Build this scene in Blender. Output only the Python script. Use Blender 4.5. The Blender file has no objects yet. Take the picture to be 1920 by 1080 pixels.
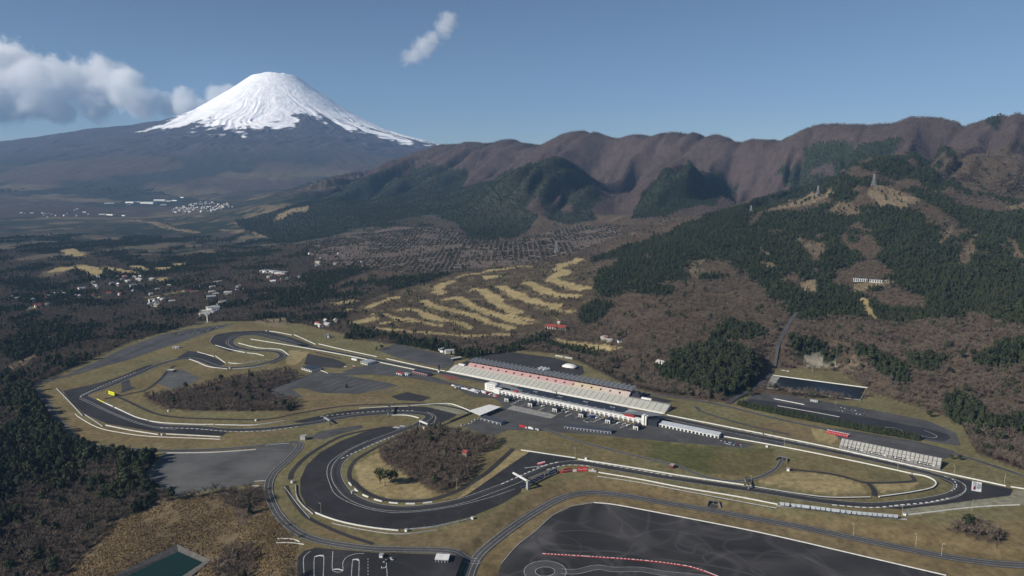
import bpy, bmesh, math, random
import numpy as np
from mathutils import Vector, Matrix

random.seed(7)
RNG = np.random.default_rng(11)
scene = bpy.context.scene
COL = scene.collection

# ------------------------------------------------------------------ camera
F = 1297.0                      # focal length in pixels of the 1920 px wide photograph
CAM_Z = 420.0                   # drone height above the circuit
PITCH = math.atan(205.0 / F)    # horizon lies 205 px above the picture centre
cam = bpy.data.cameras.new('camera')
cam.sensor_width = 36.0
cam.lens = 36.0 * F / 1920.0
cam.clip_start = 5.0
cam.clip_end = 120000.0
cam_o = bpy.data.objects.new('camera', cam)
COL.objects.link(cam_o)
cam_o.location = (0, 0, CAM_Z)
cam_o.rotation_euler = (math.pi / 2 - PITCH, 0, 0)
scene.camera = cam_o

# ------------------------------------------------------------------ sky, sun, exposure
SUN_EL = math.radians(31.0)
SUN_AZ = math.radians(243.0)    # clockwise from +Y: sun stands left of and behind the drone
world = bpy.data.worlds.new('World')
scene.world = world
world.use_nodes = True
wn = world.node_tree
sky = wn.nodes.new('ShaderNodeTexSky')
sky.sky_type = 'NISHITA'
sky.sun_disc = False
sky.sun_elevation = SUN_EL
sky.sun_rotation = SUN_AZ
sky.altitude = 2200.0
sky.air_density = 1.0
sky.dust_density = 0.1
sky.ozone_density = 2.4
wn.links.new(sky.outputs[0], wn.nodes['Background'].inputs[0])
wn.nodes['Background'].inputs[1].default_value = 0.050
sun = bpy.data.lights.new('sun', 'SUN')
sun.energy = 4.6
sun.angle = math.radians(0.53)
sun.color = (1.0, 0.93, 0.83)
sun_o = bpy.data.objects.new('sun', sun)
COL.objects.link(sun_o)
sdir = Vector((math.sin(SUN_AZ) * math.cos(SUN_EL), math.cos(SUN_AZ) * math.cos(SUN_EL), math.sin(SUN_EL)))
sun_o.rotation_euler = sdir.to_track_quat('Z', 'Y').to_euler()
sun_o.location = sdir * 3000
scene.view_settings.view_transform = 'Standard'
scene.view_settings.look = 'None'
scene.view_settings.exposure = 0.45
scene.view_settings.gamma = 1.0
scene.cycles.max_bounces = 34
scene.cycles.diffuse_bounces = 2
scene.cycles.glossy_bounces = 2
scene.cycles.volume_bounces = 32
scene.cycles.transparent_max_bounces = 6
scene.cycles.use_denoising = True

# ------------------------------------------------------------------ survey: picture point -> place on the ground
CP, SP = math.cos(PITCH), math.sin(PITCH)

def ray(px, py):
    a = (px - 960.0) / F
    b = -(py - 540.0) / F
    return a, CP + b * SP, -SP + b * CP

def P(px, py, z=0.0):
    a, fy, fz = ray(px, py)
    t = (z - CAM_Z) / fz
    return (a * t, fy * t, z)

def PD(px, py, d):
    a, fy, fz = ray(px, py)
    t = d / fy
    return (a * t, d, CAM_Z + fz * t)

def XY(pts, z=0.0):
    return [P(x, y, z)[:2] for x, y in pts]

# ------------------------------------------------------------------ noise
def _hash(ix, iy, seed):
    h = (ix.astype(np.int64) * 374761393 + iy.astype(np.int64) * 668265263 + seed * 2147483647) & 0xffffffff
    h = ((h ^ (h >> 13)) * 1274126177) & 0xffffffff
    return ((h ^ (h >> 16)) & 0xffff) / 65535.0

def vnoise(x, y, seed=0):
    x = np.asarray(x, float); y = np.asarray(y, float)
    ix, iy = np.floor(x), np.floor(y)
    fx, fy = x - ix, y - iy
    fx = fx * fx * fx * (fx * (fx * 6 - 15) + 10); fy = fy * fy * fy * (fy * (fy * 6 - 15) + 10)
    a = _hash(ix, iy, seed); b = _hash(ix + 1, iy, seed)
    c = _hash(ix, iy + 1, seed); d = _hash(ix + 1, iy + 1, seed)
    return (a + (b - a) * fx) * (1 - fy) + (c + (d - c) * fx) * fy

def fbm(x, y, octv=4, seed=0, gain=0.5):
    s = 0; a = 1.0; n = 0
    for k in range(octv):
        s = s + a * vnoise(x * 2 ** k, y * 2 ** k, seed + k * 17)
        n += a; a *= gain
    return s / n

def sstep(a, b, x):
    t = np.clip((x - a) / (b - a), 0, 1)
    return t * t * (3 - 2 * t)

def inside(poly, x, y):
    """points in polygon, vectorised"""
    poly = np.asarray(poly, float)
    r = np.zeros(x.shape, bool)
    bx0, by0 = poly.min(0); bx1, by1 = poly.max(0)
    m = (x >= bx0) & (x <= bx1) & (y >= by0) & (y <= by1)
    if not m.any():
        return r
    xs, ys = x[m], y[m]
    c = np.zeros(xs.shape, bool)
    n = len(poly)
    for i in range(n):
        x0, y0 = poly[i]; x1, y1 = poly[(i + 1) % n]
        if y0 == y1:
            continue
        k = ((y0 > ys) != (y1 > ys)) & (xs < (x1 - x0) * (ys - y0) / (y1 - y0) + x0)
        c ^= k
    r[m] = c
    return r

def pdist(poly, x, y, reach):
    """distance to the polygon (0 inside), only resolved up to reach"""
    poly = np.asarray(poly, float)
    d = np.full(x.shape, reach * 1.0)
    bx0, by0 = poly.min(0) - reach; bx1, by1 = poly.max(0) + reach
    m = (x >= bx0) & (x <= bx1) & (y >= by0) & (y <= by1)
    xs, ys = x[m], y[m]
    dd = np.full(xs.shape, 1e18)
    n = len(poly)
    for i in range(n):
        x0, y0 = poly[i]; x1, y1 = poly[(i + 1) % n]
        ex, ey = x1 - x0, y1 - y0
        L = ex * ex + ey * ey + 1e-9
        t = np.clip(((xs - x0) * ex + (ys - y0) * ey) / L, 0, 1)
        dd = np.minimum(dd, (xs - x0 - t * ex) ** 2 + (ys - y0 - t * ey) ** 2)
    dd = np.sqrt(dd)
    dd[inside(poly, xs, ys)] = 0
    d[m] = np.minimum(dd, reach)
    return d

# ------------------------------------------------------------------ relief
PLATEAU = XY([(58,724),(125,694),(240,642),(345,612),(420,602),(560,606),(640,626),(760,640),(880,672),(950,655),(1060,665),
  (1110,690),(1180,725),(1260,745),(1375,757),(1400,738),(1430,716),(1445,693),(1560,688),(1640,738),(1800,790),(1832,850),(1925,884),
  (2150,930),(2300,1500),(860,1500),(548,1500),(552,1040),(560,1022),(512,965),(496,915),(400,922),(330,936),(300,928),(268,893),
  (300,855),(205,850),(160,840),(112,800),(80,752)])
LOW_Z = -6.0
LOWER = XY([(905,1500),(862,1085),(893,1040),(1000,952),(1060,922),(1140,916),(1340,946),(1600,1001),(1760,1030),(1920,1050),(2300,1060),(2300,1500)], LOW_Z)
POND_Z = -20.0
POND = XY([(334,1034),(379,1054),(335,1083),(250,1128),(214,1092)], POND_Z)
POND_RIM = XY([(332,1020),(396,1050),(344,1092),(248,1146),(192,1090)], POND_Z + 4)

_ctl = []
for px, py, z in [(100,720,0),(300,640,0),(600,630,0),(400,760,0),(600,900,0),(900,900,0),(1200,850,0),(1500,900,0),(1800,900,0),
  (1940,930,0),(1300,750,0),(1700,820,0),(840,660,0),(1000,660,0),(500,1000,0),(900,1000,0),(1500,1000,-4),(1900,1040,-4),
  (700,700,0),(700,800,0),(1000,760,0),(1200,1070,-6),(1700,1070,-6),(700,1070,0),
  (0,700,-14),(100,640,-8),(0,560,-24),(300,570,-12),(200,500,0),(0,480,0),(450,560,4),(-300,700,-20),(-300,560,-20),(-300,900,-35),
  (0,800,-20),(100,900,-26),(0,1000,-34),(100,1060,-34),(200,900,-12),(-200,1060,-40),(160,860,-8),(240,900,-9),
  (333,1012,-16),(420,1040,-14),(180,1060,-22),(250,965,-11),(450,955,-5),(525,1000,-2),(480,1060,-8),(400,1090,-15),(300,1150,-17),(530,1080,-3),
  (700,618,0),(660,600,4),(800,560,22),(900,560,25),(950,605,8),(850,600,6),(1050,560,42),(1050,490,75),(850,520,42),(600,560,5),(550,520,14),
  (700,480,46),(560,470,38),(800,440,92),(1000,450,110),(1130,430,140),(650,430,78),(1160,410,170),(1100,620,6),(900,640,1)]:
    _ctl.append(P(px, py, z))
_crest = [(830,274,8200),(870,268,8000),(925,268,7800),(965,263,7700),(1015,271,7300),(1050,255,7000),(1085,247,6800),(1130,249,6600),
  (1190,238,6500),(1240,241,6400),(1290,246,6200),(1350,245,6000),(1410,252,5800),(1470,248,5700),(1530,238,5600),(1575,228,5500),
  (1640,231,5400),(1700,224,5200),(1770,224,5100),(1830,213,4900),(1920,204,4700),(2060,196,4500),(2300,180,4300)]
for c in _crest:
    x, y, z = PD(*c)
    _ctl.append((x, y, z))
    for k, dz in ((1.12, 0.22), (1.3, 0.45), (1.7, 0.6)):
        _ctl.append((x * k, y * k, z * (1 - dz)))
for c in [(790,285,8000),(740,308,7600),(690,325,7200),(640,345,6900),(590,365,6600),(540,385,6300),(490,402,6100),(440,414,6000),
  (330,388,8500),(100,402,7500),(0,385,8500),(0,345,11000),(200,350,10500),(400,348,11000),(600,345,11500),(0,318,13500),(300,318,13500),
  (600,318,13500),(780,318,13000),(200,430,5800),(400,440,5300),(300,470,4100),(0,430,5800),(550,450,4700),(-400,400,8000),(-400,345,11000),
  (480,425,5500),(-400,318,14000),(0,312,17000),(400,312,17000),(-400,312,17000),(900,318,15000),
  (1000,321,4950),(1048,299,5100),(960,346,4800),(1088,322,4950),(1118,362,4750),(905,372,4900),(955,402,4500),(1040,402,4450),(1100,402,4500),(1048,322,5900),(985,330,5800),(1120,345,5700),(1150,335,5900),(1160,393,4700),(880,334,6600),(800,350,6500),(720,390,5600),(860,395,5000),
  (1298,310,4750),(1240,345,4500),(1345,324,4700),(1382,358,4500),(1200,396,4250),(1298,328,5400),(1350,335,5300),(1240,330,5400),(1410,356,5000),(1190,330,5700),(1290,385,4250),(1460,322,5000),
  (1110,480,3000),(1200,447,3150),(1300,412,3200),(1400,378,3250),(1480,350,3300),(1610,306,3800),(1700,290,3900),(1760,284,4000),(1850,300,3700),(1930,340,3300),
  (1600,278,4700),(1450,300,5200),(1750,250,4650),(1850,255,4450),
  (1533,362,3000),(1640,342,3000),(1700,380,2700),(1500,420,2700),(1600,450,2400),(1400,450,2600),(1300,480,2500),(1200,520,2300),(1700,480,2200),
  (1850,450,2300),(1920,420,2400),(1900,520,1900),(1800,560,1800),(1650,560,1850),(1500,540,2000),(1400,540,2050),(1300,560,1950),(1200,580,1900),
  (1150,640,1730),(1250,640,1650),(1350,640,1600),(1440,630,1600),(1450,680,1450),(1600,640,1540),(1750,640,1480),(1900,640,1400),(1900,720,1250),
  (1800,740,1250),(1920,820,1100),(1850,800,1120),(1650,680,1430),(2100,700,1250),(2100,500,1900),(2100,350,2900),(1200,690,1530)]:
    _ctl.append(PD(*c))
_ctl = np.array(_ctl)
APEX = 300.0
def _uv(x, y):
    v = np.log(np.maximum(y + APEX, 60.0))
    return 1.6 * x / np.maximum(y + APEX, 60.0), v
_cu, _cv = _uv(_ctl[:, 0], _ctl[:, 1])
def _phi(r2):
    return 0.5 * r2 * np.log(r2 + 1e-12)
_n = len(_ctl)
_A = np.zeros((_n + 3, _n + 3))
_A[:_n, :_n] = _phi((_cu[:, None] - _cu) ** 2 + (_cv[:, None] - _cv) ** 2) + np.eye(_n) * 1.2e-4
_A[:_n, _n] = 1; _A[:_n, _n + 1] = _cu; _A[:_n, _n + 2] = _cv
_A[_n:, :_n] = _A[:_n, _n:].T
_w = np.linalg.solve(_A, np.concatenate([_ctl[:, 2], np.zeros(3)]))
# coarse table of the smooth relief
_TU = np.linspace(-3.2, 3.2, 420); _TV = np.linspace(math.log(90), math.log(20000), 420)
_gu, _gv = np.meshgrid(_TU, _TV)
_tab = np.zeros(_gu.size)
_fu, _fv = _gu.ravel(), _gv.ravel()
for s in range(0, _fu.size, 20000):
    e = slice(s, s + 20000)
    _tab[e] = _phi((_fu[e, None] - _cu) ** 2 + (_fv[e, None] - _cv) ** 2) @ _w[:_n] + _w[_n] + _w[_n + 1] * _fu[e] + _w[_n + 2] * _fv[e]
_tab = _tab.reshape(_gu.shape)

def relief(x, y):
    x = np.asarray(x, float); y = np.asarray(y, float)
    u, v = _uv(x, y)
    fu = np.clip((u - _TU[0]) / (_TU[1] - _TU[0]), 0, len(_TU) - 1.001)
    fv = np.clip((v - _TV[0]) / (_TV[1] - _TV[0]), 0, len(_TV) - 1.001)
    i, j = fu.astype(int), fv.astype(int)
    a, b = fu - i, fv - j
    return (_tab[j, i] * (1 - a) + _tab[j, i + 1] * a) * (1 - b) + (_tab[j + 1, i] * (1 - a) + _tab[j + 1, i + 1] * a) * b

_cw = np.array([PD(*c) for c in _crest])
_CA = 0.775 * _cw[:, 0] - 0.63 * _cw[:, 1]; _CH = _cw[:, 2]
_o = np.argsort(_CA); _CA = _CA[_o]; _CH = _CH[_o]

def height(x, y):
    x = np.asarray(x, float); y = np.asarray(y, float)
    z0 = relief(x, y)
    z = z0.copy()
    # gullies and spurs running down from the ridge
    a = 0.775 * x - 0.63 * y
    b = -0.63 * x - 0.775 * y
    m = sstep(150, 420, z0) * sstep(2600, 3600, y)
    wa = a + 160 * (fbm(x / 700, y / 700, 3, 3) - 0.5) + 90 * (fbm(x / 240, y / 240, 2, 9) - .5)
    g = np.minimum(np.abs(2 * fbm(wa / 470, b / 3000, 2, 5) - 1) * 2.6, 1)
    g2 = np.minimum(np.abs(2 * fbm(wa / 190 + 3, b / 1300, 2, 6) - 1) * 2.4, 1)
    g3 = np.minimum(np.abs(2 * fbm(wa / 75 + 9, b / 420, 2, 7) - 1) * 2.2, 1)
    zc = np.interp(a, _CA, _CH)
    top = sstep(.70, .97, z0 / zc)                      # shallow near the crest
    vary = .35 + 1.3 * fbm(x / 1300, y / 1300, 2, 55)
    z = z + m * vary * (1 - .66 * top) * (185 * (g - .88) + 90 * (g2 - .82) + 22 * (g3 - .7))
    # rolling ground in the woods
    m2 = sstep(15, 120, z0) * sstep(1300, 2200, y) * (1 - m) + 0.35 * sstep(2300, 4000, y)
    z = z + m2 * (34 * (fbm(x / 300, y / 300, 4, 21) - 0.5))
    z = z + sstep(5000, 9000, y) * (60 * (fbm(x / 900, y / 900, 4, 31) - .5))
    z = z + 3.0 * (fbm(x / 60, y / 60, 3, 41) - 0.5)
    # the graded plateau of the circuit, the lower level, the pond basin
    d = pdist(PLATEAU, x, y, 60.0)
    k = 1 - sstep(2, 45, d)
    z = z * (1 - k)
    d = pdist(LOWER, x, y, 26.0)
    z = z + (LOW_Z - z) * (1 - sstep(1, 24, d))
    d = pdist(POND_RIM, x, y, 24.0)
    z = np.where(d < 0.1, np.minimum(z, POND_Z - 3), z)
    z = np.where((d >= 0.1) & (d < 8), np.minimum(z, POND_Z + 4.0), z)
    return np.maximum(z, -60.0) - 0.15

def h1(x, y):
    return float(height(np.array([x]), np.array([y]))[0])

def on_ground(pts):
    """cast survey rays onto the relief: list of (px, py) -> array of (x, y, z)"""
    p = np.asarray(pts, float)
    a = (p[:, 0] - 960.0) / F; b = -(p[:, 1] - 540.0) / F
    fy = CP + b * SP; fz = -SP + b * CP
    ys = np.exp(np.linspace(math.log(500), math.log(16000), 900))
    t = ys[None, :] / fy[:, None]
    X = a[:, None] * t; Y = np.broadcast_to(ys[None, :], X.shape); Z = CAM_Z + fz[:, None] * t
    Hh = height(X, Y)
    below = Z < Hh
    hit = below.argmax(1)
    hit[~below.any(1)] = len(ys) - 1
    out = np.zeros((len(p), 3))
    for i, k in enumerate(hit):
        k0 = max(k - 1, 0)
        d0 = Z[i, k0] - Hh[i, k0]; d1 = Z[i, k] - Hh[i, k]
        s = d0 / (d0 - d1) if d0 != d1 else 0
        s = min(max(s, 0), 1)
        out[i] = (X[i, k0] + (X[i, k] - X[i, k0]) * s, Y[i, k0] + (Y[i, k] - Y[i, k0]) * s, Hh[i, k0] + (Hh[i, k] - Hh[i, k0]) * s)
    return out
# ------------------------------------------------------------------ materials
MATS = {}
def nodes_of(name):
    m = bpy.data.materials.new(name); m.use_nodes = True
    nt = m.node_tree
    return m, nt, nt.nodes['Principled BSDF']

def N(nt, kind, **kw):
    n = nt.nodes.new(kind)
    for k, v in kw.items():
        if k == 'inp':
            for a, b in v.items():
                n.inputs[a].default_value = b
        else:
            setattr(n, k, v)
    return n

def mat(name, col, rough=0.85, var=0.18, scale=0.15, bump=0.0, spec=0.25, metal=0.0, col2=None):
    """plain surface with two octaves of wear in world scale"""
    if name in MATS:
        return MATS[name]
    m, nt, b = nodes_of(name)
    tc = N(nt, 'ShaderNodeNewGeometry')
    n1 = N(nt, 'ShaderNodeTexNoise', inp={'Scale': scale, 'Detail': 5.0, 'Roughness': 0.65})
    nt.links.new(tc.outputs['Position'], n1.inputs['Vector'])
    mx = N(nt, 'ShaderNodeMix', data_type='RGBA')
    c2 = col2 or tuple(c * max(1 - var * 2, .2) for c in col)
    mx.inputs[6].default_value = (*c2, 1)
    mx.inputs[7].default_value = (*(tuple(min(c * (1 + var), 1) for c in col) if not col2 else col), 1)
    rp = N(nt, 'ShaderNodeMapRange', inp={'From Min': 0.3, 'From Max': 0.7})
    nt.links.new(n1.outputs[0], rp.inputs[0]); nt.links.new(rp.outputs[0], mx.inputs[0])
    nt.links.new(mx.outputs[2], b.inputs['Base Color'])
    b.inputs['Roughness'].default_value = rough
    b.inputs['Specular IOR Level'].default_value = spec
    b.inputs['Metallic'].default_value = metal
    if bump:
        bp = N(nt, 'ShaderNodeBump', inp={'Strength': 0.6, 'Distance': bump})
        nt.links.new(n1.outputs[0], bp.inputs['Height']); nt.links.new(bp.outputs[0], b.inputs['Normal'])
    MATS[name] = m
    return m

def asphalt(name, col, streak=0.0, sdir=(1, 0), swirl=0.0, swirl_scale=0.006):
    """asphalt: fine grain, broad patches, old tyre and repair streaks"""
    m, nt, b = nodes_of(name)
    g = N(nt, 'ShaderNodeNewGeometry')
    n1 = N(nt, 'ShaderNodeTexNoise', inp={'Scale': 0.018, 'Detail': 6.0, 'Roughness': 0.6})
    n2 = N(nt, 'ShaderNodeTexNoise', inp={'Scale': 0.4, 'Detail': 3.0, 'Roughness': 0.7})
    mp = N(nt, 'ShaderNodeMapping'); mp.inputs['Rotation'].default_value = (0, 0, -math.atan2(sdir[1], sdir[0])); mp.inputs['Scale'].default_value = (0.006, 0.25, 1)
    n3 = N(nt, 'ShaderNodeTexNoise', inp={'Scale': 1.0, 'Detail': 3.0})
    for n in (n1, n2):
        nt.links.new(g.outputs['Position'], n.inputs['Vector'])
    nt.links.new(g.outputs['Position'], mp.inputs['Vector']); nt.links.new(mp.outputs[0], n3.inputs['Vector'])
    a = N(nt, 'ShaderNodeMath', operation='MULTIPLY_ADD'); a.inputs[1].default_value = 1.5; a.inputs[2].default_value = 0.25
    nt.links.new(n1.outputs[0], a.inputs[0])
    c = N(nt, 'ShaderNodeMath', operation='MULTIPLY_ADD'); c.inputs[1].default_value = 0.35; c.inputs[2].default_value = -0.17
    nt.links.new(n2.outputs[0], c.inputs[0])
    d = N(nt, 'ShaderNodeMath', operation='MULTIPLY_ADD'); d.inputs[1].default_value = streak; d.inputs[2].default_value = -streak / 2
    nt.links.new(n3.outputs[0], d.inputs[0])
    s1 = N(nt, 'ShaderNodeMath', operation='ADD'); s2 = N(nt, 'ShaderNodeMath', operation='ADD')
    nt.links.new(a.outputs[0], s1.inputs[0]); nt.links.new(c.outputs[0], s1.inputs[1])
    nt.links.new(s1.outputs[0], s2.inputs[0]); nt.links.new(d.outputs[0], s2.inputs[1])
    if swirl:                      # looping paths polished by many tyres
        for k, (sc_, lv, wd) in enumerate(((swirl_scale, .46, .045), (swirl_scale, .57, .035), (swirl_scale * 1.6, .5, .03), (swirl_scale * .5, .52, .07))):
            ns = N(nt, 'ShaderNodeTexNoise', inp={'Scale': sc_, 'Detail': 0.0, 'Distortion': 0.8})
            of = N(nt, 'ShaderNodeVectorMath', operation='ADD'); of.inputs[1].default_value = (k * 531.0, k * 77.0, 0)
            nt.links.new(g.outputs['Position'], of.inputs[0]); nt.links.new(of.outputs[0], ns.inputs['Vector'])
            df = N(nt, 'ShaderNodeMath', operation='SUBTRACT'); df.inputs[1].default_value = lv; nt.links.new(ns.outputs[0], df.inputs[0])
            ab = N(nt, 'ShaderNodeMath', operation='ABSOLUTE'); nt.links.new(df.outputs[0], ab.inputs[0])
            mr = N(nt, 'ShaderNodeMapRange', interpolation_type='SMOOTHSTEP', inp={'From Min': 0.0, 'From Max': wd, 'To Min': swirl, 'To Max': 0.0}); nt.links.new(ab.outputs[0], mr.inputs[0])
            s3 = N(nt, 'ShaderNodeMath', operation='ADD'); nt.links.new(s2.outputs[0], s3.inputs[0]); nt.links.new(mr.outputs[0], s3.inputs[1]); s2 = s3
    mx = N(nt, 'ShaderNodeMix', data_type='RGBA', blend_type='MULTIPLY'); mx.inputs[0].default_value = 1
    mx.inputs[6].default_value = (*col, 1)
    nt.links.new(s2.outputs[0], mx.inputs[7]); nt.links.new(mx.outputs[2], b.inputs['Base Color'])
    b.inputs['Roughness'].default_value = 0.9; b.inputs['Specular IOR Level'].default_value = 0.2
    MATS[name] = m
    return m

# ------------------------------------------------------------------ object helpers
def link(name, me, parent=None, m=None, smooth=False):
    o = bpy.data.objects.new(name, me)
    COL.objects.link(o)
    if m is not None and me is not None and len(me.materials) == 0:
        me.materials.append(m)
    if parent is not None:
        o.parent = parent
    if smooth:
        me.polygons.foreach_set('use_smooth', [True] * len(me.polygons))
    return o

def tag(o, label=None, cat=None, group=None, kind=None):
    if label: o['label'] = label
    if cat: o['category'] = cat
    if group: o['group'] = group
    if kind: o['kind'] = kind
    return o

def empty(name, loc=(0, 0, 0), rz=0.0, label=None, cat=None, group=None):
    o = bpy.data.objects.new(name, None)
    o.empty_display_size = 1.0
    COL.objects.link(o)
    o.location = loc; o.rotation_euler = (0, 0, rz)
    return tag(o, label, cat, group)

class MB:
    """collects faces, then becomes ONE mesh object"""
    def __init__(s):
        s.v = []; s.f = []; s.mi = []; s.k = 0
    def face(s, pts):
        i = len(s.v); s.v += [tuple(p) for p in pts]; s.f.append(tuple(range(i, i + len(pts)))); s.mi.append(s.k)
    def add(s, vs, fs):
        i = len(s.v); s.v += [tuple(p) for p in vs]
        for f in fs:
            s.f.append(tuple(i + a for a in f)); s.mi.append(s.k)
    def box(s, x0, x1, y0, y1, z0, z1):
        s.add([(x0,y0,z0),(x1,y0,z0),(x1,y1,z0),(x0,y1,z0),(x0,y0,z1),(x1,y0,z1),(x1,y1,z1),(x0,y1,z1)],
              [(0,3,2,1),(4,5,6,7),(0,1,5,4),(1,2,6,5),(2,3,7,6),(3,0,4,7)])
    def cbox(s, c, d, rz=0):
        cx, cy, cz = c; dx, dy, dz = d[0]/2, d[1]/2, d[2]/2
        ca, sa = math.cos(rz), math.sin(rz)
        vs = []
        for z in (-dz, dz):
            for a, b in ((-dx,-dy),(dx,-dy),(dx,dy),(-dx,dy)):
                vs.append((cx + a*ca - b*sa, cy + a*sa + b*ca, cz + z))
        s.add(vs, [(0,3,2,1),(4,5,6,7),(0,1,5,4),(1,2,6,5),(2,3,7,6),(3,0,4,7)])
    def bar(s, p, q, r, n=4, r2=None):
        p, q = Vector(p), Vector(q)
        r2 = r if r2 is None else r2
        d = (q - p).normalized()
        a = d.orthogonal().normalized(); b = d.cross(a)
        vs = []
        for c, rr in ((p, r), (q, r2)):
            for k in range(n):
                t = 2 * math.pi * k / n + math.pi / 4
                vs.append(c + (a * math.cos(t) + b * math.sin(t)) * rr)
        s.add(vs, [tuple(reversed(range(n))), tuple(range(n, 2*n))] + [(k, (k+1) % n, n + (k+1) % n, n + k) for k in range(n)])
    def prism(s, poly, z0, z1):
        """upright prism over a polygon (list of xy), counter-clockwise or not"""
        A = sum(poly[i][0]*poly[(i+1)%len(poly)][1] - poly[(i+1)%len(poly)][0]*poly[i][1] for i in range(len(poly)))
        if A < 0: poly = poly[::-1]
        n = len(poly)
        s.add([(x, y, z0) for x, y in poly] + [(x, y, z1) for x, y in poly],
              [tuple(reversed(range(n))), tuple(range(n, 2*n))] + [(k, (k+1) % n, n + (k+1) % n, n + k) for k in range(n)])
    def mesh(s, name):
        me = bpy.data.meshes.new(name)
        me.from_pydata(s.v, [], s.f)
        if any(s.mi):
            me.polygons.foreach_set('material_index', s.mi)
        me.update()
        return me
    def build(s, name, m, parent=None, smooth=False):
        me = s.mesh(name)
        for x in (m if isinstance(m, (list, tuple)) else [m]):
            me.materials.append(x)
        return link(name, me, parent, None, smooth)

def sheet(name, poly, z, m, parent=None, kind=None):
    """flat paved area from a simple polygon of xy points"""
    bm = bmesh.new()
    vs = [bm.verts.new((x, y, z)) for x, y in poly]
    f = bm.faces.new(vs); f.normal_update()
    if f.normal.z < 0: f.normal_flip()
    bmesh.ops.triangulate(bm, faces=bm.faces[:])
    me = bpy.data.meshes.new(name); bm.to_mesh(me); bm.free()
    return tag(link(name, me, parent, m), kind=kind)

def catmull(pts, step=4.0, closed=False):
    p = [np.array(q, float) for q in pts]
    out = []
    n = len(p)
    rng = range(n) if closed else range(n - 1)
    for i in rng:
        p0 = p[(i-1) % n] if closed or i > 0 else 2*p[0] - p[1]
        p1, p2 = p[i], p[(i+1) % n]
        p3 = p[(i+2) % n] if closed or i < n - 2 else 2*p[-1] - p[-2]
        k = max(1, int(np.linalg.norm(p2 - p1) / step))
        for j in range(k):
            t = j / k
            out.append(0.5*((2*p1) + (p2-p0)*t + (2*p0-5*p1+4*p2-p3)*t*t + (3*p1-p0-3*p2+p3)*t**3))
    if not closed: out.append(p[-1])
    return np.array(out)

def normals2(c, closed=False):
    if closed:
        t = np.roll(c, -1, 0) - np.roll(c, 1, 0)
    else:
        t = np.gradient(c, axis=0)
    t /= np.maximum(np.linalg.norm(t, axis=1, keepdims=True), 1e-6)
    return np.stack([-t[:, 1], t[:, 0]], 1)

def ribbon(name, c, off, w, z, m, parent=None, kind=None, dash=None, closed=False, drape=False):
    """strip of width w at lateral offset off along the curve c; dash=(on, off) metres cuts it into pieces"""
    c = np.asarray(c)[:, :2]
    nn = normals2(c, closed)
    L = c + nn * (off - w / 2); R = c + nn * (off + w / 2)
    seg = np.concatenate([[0], np.cumsum(np.linalg.norm(np.diff(c, axis=0), axis=1))])
    zz = np.full(len(c), z, float)
    if drape:
        zz = height(c[:, 0], c[:, 1]) + z
    mb = MB()
    n = len(c)
    for i in range(n if closed else n - 1):
        j = (i + 1) % n
        if dash and (seg[i] % (dash[0] + dash[1])) > dash[0]:
            continue
        mb.face([(*L[i], zz[i]), (*L[j], zz[j]), (*R[j], zz[j]), (*R[i], zz[i])])
    for k, f in enumerate(mb.f):      # face up
        a, b_, d_ = (np.array(mb.v[q]) for q in f[:3])
        if np.cross(b_ - a, d_ - a)[2] < 0: mb.f[k] = tuple(reversed(f))
    return tag(mb.build(name, m, parent), kind=kind)

def wall_along(mb, c, w, h, z=0.0, drape=False):
    """solid low wall of width w and height h following c"""
    c = np.asarray(c)[:, :2]
    nn = normals2(c)
    L = c - nn * w / 2; R = c + nn * w / 2
    n = len(c)
    zz = height(c[:, 0], c[:, 1]) + z if drape else np.full(n, z, float)
    vs = []
    for i in range(n):
        vs += [(*L[i], zz[i] - .2), (*R[i], zz[i] - .2), (*R[i], zz[i] + h), (*L[i], zz[i] + h)]
    fs = [(0, 1, 2, 3), (4*n-1, 4*n-2, 4*n-3, 4*n-4)]
    for i in range(n - 1):
        a, b = 4*i, 4*i + 4
        for k in range(4):
            fs.append((a + k, b + k, b + (k+1) % 4, a + (k+1) % 4))
    mb.add(vs, fs)

def text_mesh(body, size, align='CENTER'):
    cu = bpy.data.curves.new('lettering', 'FONT')
    cu.body = body; cu.size = size; cu.align_x = align; cu.align_y = 'CENTER'; cu.extrude = 0.02
    o = bpy.data.objects.new('lettering', cu); COL.objects.link(o)
    dg = bpy.context.evaluated_depsgraph_get()
    me = bpy.data.meshes.new_from_object(o.evaluated_get(dg))
    bpy.data.objects.remove(o); bpy.data.curves.remove(cu)
    return me

# ------------------------------------------------------------------ land cover
CLS = dict(bare=0, conifer=1, grass=2, tan=3, dry=4, mix=5, plain=6, ridge=7, cemetery=8, pale=9, green=10, reed=11, infield_bare=12, scrub=13, farmix=14, gravel=15, golf=16, spur=17, clear=18, straw=19)
ALB = np.array([(0.095,0.072,0.052),(0.026,0.034,0.020),(0.150,0.134,0.068),(0.30,0.24,0.12),(0.168,0.130,0.070),(0.052,0.046,0.034),(0.060,0.049,0.041),
  (0.072,0.053,0.050),(0.135,0.108,0.090),(0.24,0.22,0.175),(0.088,0.090,0.036),(0.125,0.095,0.056),(0.085,0.066,0.048),(0.125,0.098,0.066),(0.055,0.050,0.040),(0.215,0.205,0.150),
  (0.078,0.060,0.040),(0.034,0.038,0.028),(0.175,0.138,0.088),(0.262,0.210,0.108)])
COVER = []        # (class, world polygon), later entries win
def cov(cls, pts, flat=None):
    q = XY(pts, flat) if flat is not None else on_ground(pts)[:, :2].tolist()
    COVER.append((CLS[cls], q))
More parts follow.
